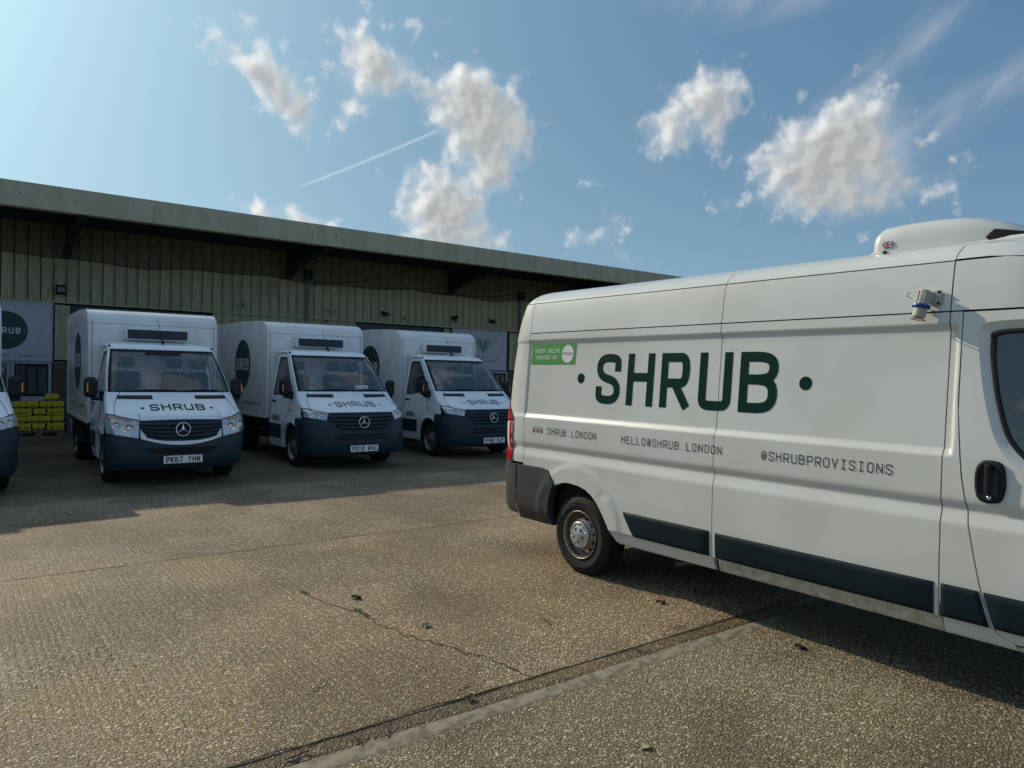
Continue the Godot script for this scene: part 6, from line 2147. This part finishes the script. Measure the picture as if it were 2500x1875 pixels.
	for s0 in [-1.0, 1.0]:
		part("roof_clip", bx(Vector3(s0 * 0.755, 2.015, -0.63), Vector3(0.03, 0.07, 0.1), 0.01), M.black_plastic, T)
	# ---- aerial
	b = Buf.new()
	b.tube(PackedVector3Array([Vector3(0.02, 2.09, -0.66), Vector3(0.02, 2.125, -0.68), Vector3(0.02, 2.15, -0.72)]), 0.02, 8)
	b.tube(PackedVector3Array([Vector3(0.02, 2.14, -0.70), Vector3(-0.0, 2.30, -0.78), Vector3(-0.03, 2.50, -0.86)]), 0.004, 5)
	part("aerial", b, M.black_plastic, T)
	# ---- sides
	for s0 in [-1.0, 1.0]:
		var zf := func(y: float) -> float: return t_col(y, 1) - t_col(y, 3)
		var top_at := func(z: float) -> float:
			if z < 0.07: return lerpf(1.215, 1.333, smoothstep(-1.1, 0.07, z))
			return lerp_table([[0.07, 1.333], [0.10, 1.30], [0.17, 1.22], [0.26, 1.14], [0.36, 1.08], [0.42, 1.03], [0.45, 1.0], [0.48, 0.90]], z)
		var low_at := func(z: float) -> float:
			var q := 0.355 + sqrt(maxf(0.0, 0.185 - z * z)) if absf(z) < 0.43 else 0.0
			return maxf(q, 0.30)
		var zs := [-1.11, -1.0, -0.9, -0.8, -0.7, -0.6, -0.5, -0.44, -0.425, -0.41, -0.39, -0.36, -0.32, -0.27, -0.2, -0.1, 0.0, 0.07, 0.1, 0.17, 0.2, 0.26, 0.32, 0.36, 0.39, 0.41, 0.425, 0.44, 0.47, 0.485]
		b = Buf.new()
		rows = []
		for z in zs:
			var row := PackedVector3Array()
			var lo: float = low_at.call(z)
			var hi: float = top_at.call(z)
			for t in even(14):
				var y := lerpf(lo, hi, t)
				var flare := 0.012 * smoothstep(0.53, 0.45, Vector2(z, y - 0.355).length())
				var scoop := 0.012 * exp(-pow((y - 1.02) / 0.05, 2)) * smoothstep(0.1, -0.3, z)
				row.append(Vector3(s0 * (t_half(y) + flare - scoop), y, z))
			rows.append(row)
		b.grid(rows)
		var lip := []
		for r in rows:
			lip.append(PackedVector3Array([r[0], r[0] - Vector3(s0 * 0.06, 0, 0)]))
		b.grid(lip)
		part("cab_side", b, M.truck_paint, T)
		# dark band on the door, dark wing end behind the bumper
		b = Buf.new()
		rows = []
		for e in [[0.46, 0.0], [0.465, 0.012], [0.59, 0.016], [0.715, 0.012], [0.72, 0.0]]:
			var row := PackedVector3Array()
			for z in [-1.09, -0.95, -0.8, -0.65, -0.5, -0.44]:
				row.append(Vector3(s0 * (t_half(e[0]) + e[1]), e[0], minf(z, lerpf(-0.43, -0.40, 0.0) - maxf(0.0, 0.06 - (e[0] - 0.46) * 0.1))))
			rows.append(row)
		b.grid(rows)
		part("side_band", b, M.bumper_blue, T)
		b = Buf.new()
		rows = []
		for t in even(8):
			var row := PackedVector3Array()
			for s in even(5):
				var y: float = lerpf(0.27, (0.745 if older else 0.88), t)
				var z0 := sqrt(maxf(0.0, 0.19 - pow(y - 0.355, 2))) if y < 0.79 else 0.0
				if y >= 0.79: z0 = 0.12
				z0 = maxf(z0, 0.24 if not older else 0.2)
				var z := lerpf(z0, zf.call(y) + 0.012, s)
				row.append(Vector3(s0 * (t_half(y) + 0.016), y, z))
			rows.append(row)
		b.grid(rows)
		part("bumper_end", b, M.bumper_blue, T)
		# shut lines and handle of the door
		for pz2 in [[-1.06, 0.34, -1.06, 1.22], [-0.5, 0.34, -0.47, 0.62], [-0.47, 0.62, -0.2, 0.90], [-0.2, 0.90, 0.02, 1.32]]:
			b = Buf.new()
			b.tube(PackedVector3Array([Vector3(s0 * (t_half(pz2[1]) + 0.001), pz2[1], pz2[0]), Vector3(s0 * (t_half((pz2[1] + pz2[3]) / 2) + 0.001), (pz2[1] + pz2[3]) / 2, (pz2[0] + pz2[2]) / 2), Vector3(s0 * (t_half(pz2[3]) + 0.001), pz2[3], pz2[2])]), 0.004, 5)
			part("door_line", b, M.dark_gap, T)
		part("door_handle", bx(Vector3(s0 * 0.925, 1.13, -0.93), Vector3(0.04, 0.035, 0.17), 0.014), M.black_plastic, T)
		part("side_indicator", bx(Vector3(s0 * 0.935, 0.985, -0.02), Vector3(0.025, 0.04, 0.10), 0.01), M.amber, T)
		if door_words:
			b = Buf.new()
			var on_door := func(x, y, l): return Vector3(s0 * (t_half(0.8) + 0.0035 + l), 0.775 + y, -0.76 - s0 * (x - 0.0) * 1.0)
			letter_parts("door_letter", "SHRUB", 0.10, 0.055, 0.07, 0.014, func(x, y, l): return on_door.call(x - 0.17, y, l), M.ink_black, T)
			for q in [-0.215, 0.215]:
				dot_part("door_dot", q, 0.05, 0.012, on_door, M.ink_black, T)
		# greenhouse: frame round the side window
		var outer := [Vector2(-1.11, 1.21), Vector2(-1.11, 1.6), Vector2(-1.11, 2.03), Vector2(-0.9, 2.035), Vector2(-0.62, 2.02), Vector2(-0.585, 1.985), Vector2(-0.33, 1.72), Vector2(-0.1, 1.49), Vector2(0.07, 1.333), Vector2(-0.2, 1.32), Vector2(-0.5, 1.28), Vector2(-0.8, 1.24), Vector2(-1.11, 1.21)]
		var wind := [Vector2(-1.0, 1.27), Vector2(-1.0, 1.6), Vector2(-1.0, 1.90), Vector2(-0.9, 1.935), Vector2(-0.68, 1.935), Vector2(-0.63, 1.90), Vector2(-0.43, 1.69), Vector2(-0.26, 1.50), Vector2(-0.12, 1.36), Vector2(-0.2, 1.22), Vector2(-0.42, 1.19), Vector2(-0.8, 1.24), Vector2(-1.0, 1.27)]
		outer = smooth_loop(outer, 3)
		wind = smooth_loop(wind, 3)
		var ringed := func(lo: float, hi: float, n: int, push: float) -> Buf:
			var q := Buf.new()
			var r := []
			for t in even(n):
				var row := PackedVector3Array()
				for i in outer.size():
					var w: Vector2 = (outer[i] as Vector2).lerp(wind[i], lerpf(lo, hi, t)) if lo < 1.0 else (wind[i] as Vector2).lerp(Vector2(-0.55, 1.5), lerpf(lo - 1.0, hi - 1.0, t))
					row.append(Vector3(s0 * (t_half(w.y) + push), w.y, w.x))
				r.append(row)
			q.grid(r)
			return q
		part("window_frame", ringed.call(0.0, 0.86, 4, 0.0), M.truck_paint, T)
		var rubber := part("window_seal", ringed.call(0.86, 0.999, 2, -0.004), M.black_plastic, T)
		part("seal_edge", ringed.call(1.0, 1.06, 1, -0.006), M.black_plastic, rubber)
		part("side_window", ringed.call(1.05, 2.0, 3, -0.012), M.side_glass, T)
		# windscreen pillar
		b = Buf.new()
		rows = []
		for t in even(10):
			var e: Vector3 = ws.call(s0 * 0.96, t, 0.0)
			var w := Vector2(0.07, 1.333).lerp(Vector2(-0.585, 1.985), t)
			var f := Vector3(s0 * t_half(w.y), w.y, w.x)
			var mid := (e + f) / 2 + Vector3(s0 * 0.012, 0.006, 0.012)
			rows.append(PackedVector3Array([e, mid, f]))
		b.grid(rows)
		part("windscreen_pillar", b, M.truck_paint, T)
		# mirror
		var mx := 1.07 if s0 < 0 else 1.0
		var mir := part("door_mirror", bx(Vector3(s0 * mx, 1.40, 0.02), Vector3(0.18, 0.30, 0.10), 0.045), M.black_plastic, T)
		b = Buf.new()
		b.box(Vector3(s0 * 0.965, 1.235, -0.02), Vector3(0.20, 0.06, 0.08), 0.02)
		b.box(Vector3(s0 * 0.915, 1.27, -0.10), Vector3(0.06, 0.16, 0.2), 0.025)
		part("mirror_arm", b, M.black_plastic, mir)
		part("mirror_indicator", bx(Vector3(s0 * (mx + (0.045 if s0 < 0 else 0.07)), 1.40, 0.069), Vector3(0.02, 0.13, 0.012), 0.005), M.amber_yellow, mir)
		part("mirror_glass", bx(Vector3(s0 * mx, 1.40, -0.033), Vector3(0.16, 0.25, 0.004)), M.chrome, mir)
	# ---- cab inside
	part("bulkhead", bx(Vector3(0, 1.28, -1.115), Vector3(1.62, 1.5, 0.03), 0.01), M.bulkhead, T)
	part("cab_floor", bx(Vector3(0, 0.50, -0.85), Vector3(1.7, 0.3, 0.5)), M.chassis_black, T)
	part("engine_cover", bx(Vector3(0, 0.62, 0.10), Vector3(1.1, 0.5, 1.0)), M.dark_gap, T)
	b = Buf.new()
	rows = []
	for s in [[1.325, 0.14], [1.34, 0.02], [1.335, -0.12], [1.28, -0.20], [1.0, -0.22]]:
		rows.append(PackedVector3Array([Vector3(-0.84, s[0], s[1] - 0.08), Vector3(-0.5, s[0] + 0.015, s[1]), Vector3(-0.2, s[0], s[1]), Vector3(0.3, s[0], s[1]), Vector3(0.84, s[0], s[1] - 0.08)]))
	b.grid(rows)
	part("dashboard", b, M.dash_plastic, T)
	b = Buf.new()
	ring = PackedVector3Array()
	for i in 25:
		var a := TAU * i / 24
		ring.append(Vector3(-0.45 + 0.20 * cos(a), 1.30 + 0.15 * sin(a), -0.33 - 0.13 * sin(a)))
	b.tube(ring, 0.017, 8, false)
	b.tube(PackedVector3Array([Vector3(-0.64, 1.29, -0.32), Vector3(-0.45, 1.26, -0.30), Vector3(-0.26, 1.29, -0.32)]), 0.02, 6)
	part("steering_wheel", b, M.dash_plastic, T)
	for s in [[-0.47, 0.46], [0.25, 0.42], [0.62, 0.36]]:
		var seat := part("seat", bx(Vector3(s[0], 1.02, -0.70), Vector3(s[1], 0.28, 0.46), 0.08), M.seat_cloth, T)
		part("backrest", bx(Vector3(s[0], 1.36, -0.93), Vector3(s[1] * 0.98, 0.56, 0.14), 0.065), M.seat_cloth, seat)
		part("headrest", bx(Vector3(s[0], 1.78, -0.94), Vector3(0.26, 0.17, 0.10), 0.045), M.seat_cloth, seat)
		b = Buf.new()
		for q in [-0.06, 0.06]:
			b.tube(PackedVector3Array([Vector3(s[0] + q, 1.60, -0.94), Vector3(s[0] + q, 1.72, -0.94)]), 0.008, 6)
		part("headrest_rod", b, M.chrome, seat)
	part("rear_view_mirror", bx(Vector3(0.03, 1.86, -0.43), Vector3(0.22, 0.07, 0.03), 0.012), M.black_plastic, T)
	# ---- box body
	var L := 3.25
	var zb := -1.17
	var hw := 0.985
	var poly := PackedVector2Array([Vector2(zb - L, 0.80), Vector2(zb, 0.80), Vector2(zb, 2.40)])
	for i in 9:
		var a := PI / 2 * i / 8.0
		poly.append(Vector2(zb - 0.42 + 0.42 * cos(a), 2.42 + 0.23 * sin(a)))
	poly.append(Vector2(zb - 1.4, 2.685))
	poly.append(Vector2(zb - L, 2.685))
	var side_xf := Transform3D(Basis(Vector3(0, 0, 1), Vector3.UP, Vector3(-1, 0, 0)), Vector3.ZERO)
	b = Buf.new()
	# smooth roof and front, flat flanks
	rows = []
	for p in poly:
		rows.append(PackedVector3Array([Vector3(-hw, p.y, p.x), Vector3(-hw + 0.012, p.y, p.x), Vector3(0, p.y, p.x), Vector3(hw - 0.012, p.y, p.x), Vector3(hw, p.y, p.x)]))
	rows.append(rows[0])
	b.grid(rows.slice(1, 3), false)
	b.grid(rows.slice(2, 13))
	b.grid(rows.slice(12, 15), false)
	b.grid([rows[14], rows[0]], false)
	b.grid([rows[0], rows[1]], false)
	var tri := Geometry2D.triangulate_polygon(poly)
	for k in range(0, tri.size(), 3):
		for s in [-1.0, 1.0]:
			b.tri(Vector3(s * hw, poly[tri[k]].y, poly[tri[k]].x), Vector3(s * hw, poly[tri[k + (1 if s > 0 else 2)]].y, poly[tri[k + (1 if s > 0 else 2)]].x), Vector3(s * hw, poly[tri[k + (2 if s > 0 else 1)]].y, poly[tri[k + (2 if s > 0 else 1)]].x))
	var body := part("box_body", b, M.box_white, T)
	for s in [-1.0, 1.0]:
		part("corner_moulding", bx(Vector3(s * (hw - 0.025), 1.6, zb + 0.001), Vector3(0.056, 1.6, 0.016), 0.006), M.box_trim, body)
		part("lower_rail", bx(Vector3(s * (hw + 0.002), 0.82, zb - L / 2), Vector3(0.012, 0.07, L), 0.004), M.box_trim, body)
		part("rear_moulding", bx(Vector3(s * (hw + 0.002), 1.72, zb - L + 0.03), Vector3(0.012, 1.84, 0.06), 0.004), M.box_trim, body)
		b = Buf.new()
		b.box(Vector3(s * (hw - 0.06), 1.62, zb + 0.0012), Vector3(0.006, 1.62, 0.003))
		part("panel_seam", b, M.pipe_grey, body)
	part("panel_seam", bx(Vector3(0, 2.405, zb + 0.0012), Vector3(hw * 2 - 0.02, 0.006, 0.004)), M.pipe_grey, body)
	# disc with name, and small lettering, on both flanks
	for s in [-1.0, 1.0]:
		var flank := func(x, y, l): return Vector3(s * (hw + 0.002 + l), y + 1.81, zb - 1.46 - s * x)
		b = Buf.new()
		dot(b, 0, 0, 0.50, flank, 48)
		var disc := part("logo_disc", b, M.sign_green, body)
		b = Buf.new()
		letters(b, "SHRUB", 0.235, 0.135, 0.172, 0.034, func(x, y, l): return flank.call(x - 0.415, y - 0.118, l + 0.003))
		part("logo_lettering", b, M.ink_white, disc)
		b = Buf.new()
		letters(b, "HELLO@SHRUB.LONDON", 0.065, 0.045, 0.06, 0.009, func(x, y, l): return flank.call(x - 1.2, y - 0.80, l))
		part("small_lettering", b, M.ink_grey, body)
		b = Buf.new()
		letters(b, "@SHRUBPROVISIONS", 0.065, 0.045, 0.06, 0.009, func(x, y, l): return flank.call(x + 0.2, y - 0.80, l))
		part("small_lettering", b, M.ink_grey, body)
	# ---- cooling unit on the box front
	var cu := part("cooling_unit", bx(Vector3(0, 2.25, zb + 0.11), Vector3(0.94, 0.205, 0.22), 0.03), M.box_trim, T)
	part("cooling_grille", bx(Vector3(0, 2.245, zb + 0.208), Vector3(0.905, 0.155, 0.03), 0.008), M.grille_dark, cu)
	for k in 4:
		part("louvre", bx(Vector3(0, 2.19 + 0.036 * k, zb + 0.225), Vector3(0.91, 0.011, 0.018), 0.003), M.shutter_blue, cu)
	b = Buf.new()
	b.lathe(PackedVector2Array([Vector2(0.05, 0.0), Vector2(0.045, 0.006), Vector2(0.0, 0.008)]), Transform3D(Basis.from_scale(Vector3(1.0, 0.5, 1.0)), Vector3(0.30, 2.25, zb + 0.235)), 20)
	part("maker_badge", b, M.plug_blue, cu)
	# ---- chassis
	b = Buf.new()
	for s in [-1.0, 1.0]:
		b.box(Vector3(s * 0.4, 0.66, zb - L / 2), Vector3(0.08, 0.18, L))
		b.box(Vector3(s * 0.5, 0.5, zb - 0.55), Vector3(0.5, 0.26, 0.7), 0.02)
	b.box(Vector3(0, 0.74, zb - L / 2), Vector3(1.9, 0.06, L - 0.02))
	b.box(Vector3(0, 0.42, zb - L + 0.1), Vector3(1.7, 0.1, 0.06))
	b.tube(PackedVector3Array([Vector3(-0.7, 0.34, -3.25), Vector3(0.7, 0.34, -3.25)]), 0.07, 8)
	part("chassis", b, M.chassis_black, T)
	for s in [-1.0, 1.0]:
		truck_wheel(T, Vector3(s * 0.905, 0.337, 0.0), s)
		truck_wheel(T, Vector3(s * 0.935, 0.337, -3.25), s, true)
		part("mud_flap", bx(Vector3(s * 0.76, 0.40, -3.68), Vector3(0.36, 0.44, 0.012)), M.chassis_black, T)
		b = Buf.new()
		rows = []
		for i in 11:
			var a := PI * i / 10
			rows.append(PackedVector3Array([Vector3(s * 0.56, 0.34 + 0.40 * sin(a), -3.25 + 0.40 * cos(a)), Vector3(s * 0.95, 0.34 + 0.40 * sin(a), -3.25 + 0.40 * cos(a))]))
		b.grid(rows)
		part("mudguard", b, M.chassis_black, T)
		b = Buf.new()
		rows = []
		for i in 11:
			var a := PI * i / 10
			rows.append(PackedVector3Array([Vector3(s * 0.50, 0.355 + 0.44 * sin(a), 0.44 * cos(a)), Vector3(s * 0.92, 0.355 + 0.44 * sin(a), 0.44 * cos(a))]))
		b.grid(rows)
		b.box(Vector3(s * 0.5, 0.55, 0), Vector3(0.02, 0.5, 0.9))
		part("wheel_housing", b, M.dark_gap, T)
	return T

func make_trucks() -> void:
	make_truck("white box truck cut by the left edge of the photo, dark bumper", Vector3(-0.30, 0, -12.2), deg_to_rad(5.0), false, "", true)
	make_truck("white box truck with tall headlamps and white grille surround, plate PK67 YHN", Vector3(2.68, 0, -12.3), deg_to_rad(-1.3), true, "PK67 YHN", true)
	var t2 := make_truck("middle white box truck, plate PO18 WXC, paper roll behind its windscreen", Vector3(5.72, 0, -12.75), 0.0, false, "PO18 WXC", true)
	make_truck("white box truck half hidden by the big van, plate PF68 CJY", Vector3(8.72, 0, -13.05), 0.0, false, "PF68 CJY", true)
	# a roll of paper lies on the middle truck's dashboard
	var b := Buf.new()
	b.tube(PackedVector3Array([Vector3(-0.12, 0, 0), Vector3(0.12, 0, 0.01)]), 0.05, 20)
	var roll := part("paper_roll", b, M.ink_white, self, t2.position + Vector3(0.43, 1.395, -0.06))
	meta(roll, "white paper roll on the dashboard of the middle truck", "paper roll")

func _ready() -> void:
	# camera
	var cam := Camera3D.new()
	cam.name = "camera"
	cam.fov = 55.02
	cam.near = 0.05
	cam.far = 1500.0
	cam.position = Vector3(0, 1.70, 0)
	var yaw := deg_to_rad(37.2)
	var pitch := 0.0127
	var roll := 0.019
	var fw := Vector3(sin(yaw) * cos(pitch), -sin(pitch), -cos(yaw) * cos(pitch))
	var rt := Vector3(cos(yaw), 0, sin(yaw))
	var up := rt.cross(fw)
	var r2 := rt * cos(roll) + up * sin(roll)
	var u2 := up * cos(roll) - rt * sin(roll)
	cam.basis = Basis(r2, u2, -fw)
	add_child(cam)
	cam.current = true
	# sun, sky, exposure
	var sd := towards(SUN_AZ, SUN_EL)
	var sun := DirectionalLight3D.new()
	sun.name = "sun"
	sun.light_energy = 1.12
	sun.light_color = Color(1.0, 0.93, 0.81)
	sun.light_angular_distance = 0.55
	sun.shadow_enabled = true
	sun.basis = Basis.looking_at(-sd)
	add_child(sun)
	var env := Environment.new()
	env.background_mode = Environment.BG_SKY
	var sky := Sky.new()
	var pano := PanoramaSkyMaterial.new()
	pano.panorama = make_sky(sd)
	sky.sky_material = pano
	env.sky = sky
	env.background_energy_multiplier = 1.28
	env.tonemap_mode = Environment.TONE_MAPPER_LINEAR
	env.tonemap_exposure = 1.0
	env.sdfgi_enabled = true
	env.ssao_enabled = true
	env.ssil_enabled = true
	var we := WorldEnvironment.new()
	we.name = "environment"
	we.environment = env
	add_child(we)
	make_materials()
	make_ground()
	make_warehouse()
	make_neighbour()
	make_signs()
	make_wall_fittings()
	make_trucks()
	make_van()
	make_goods()
	make_debris()
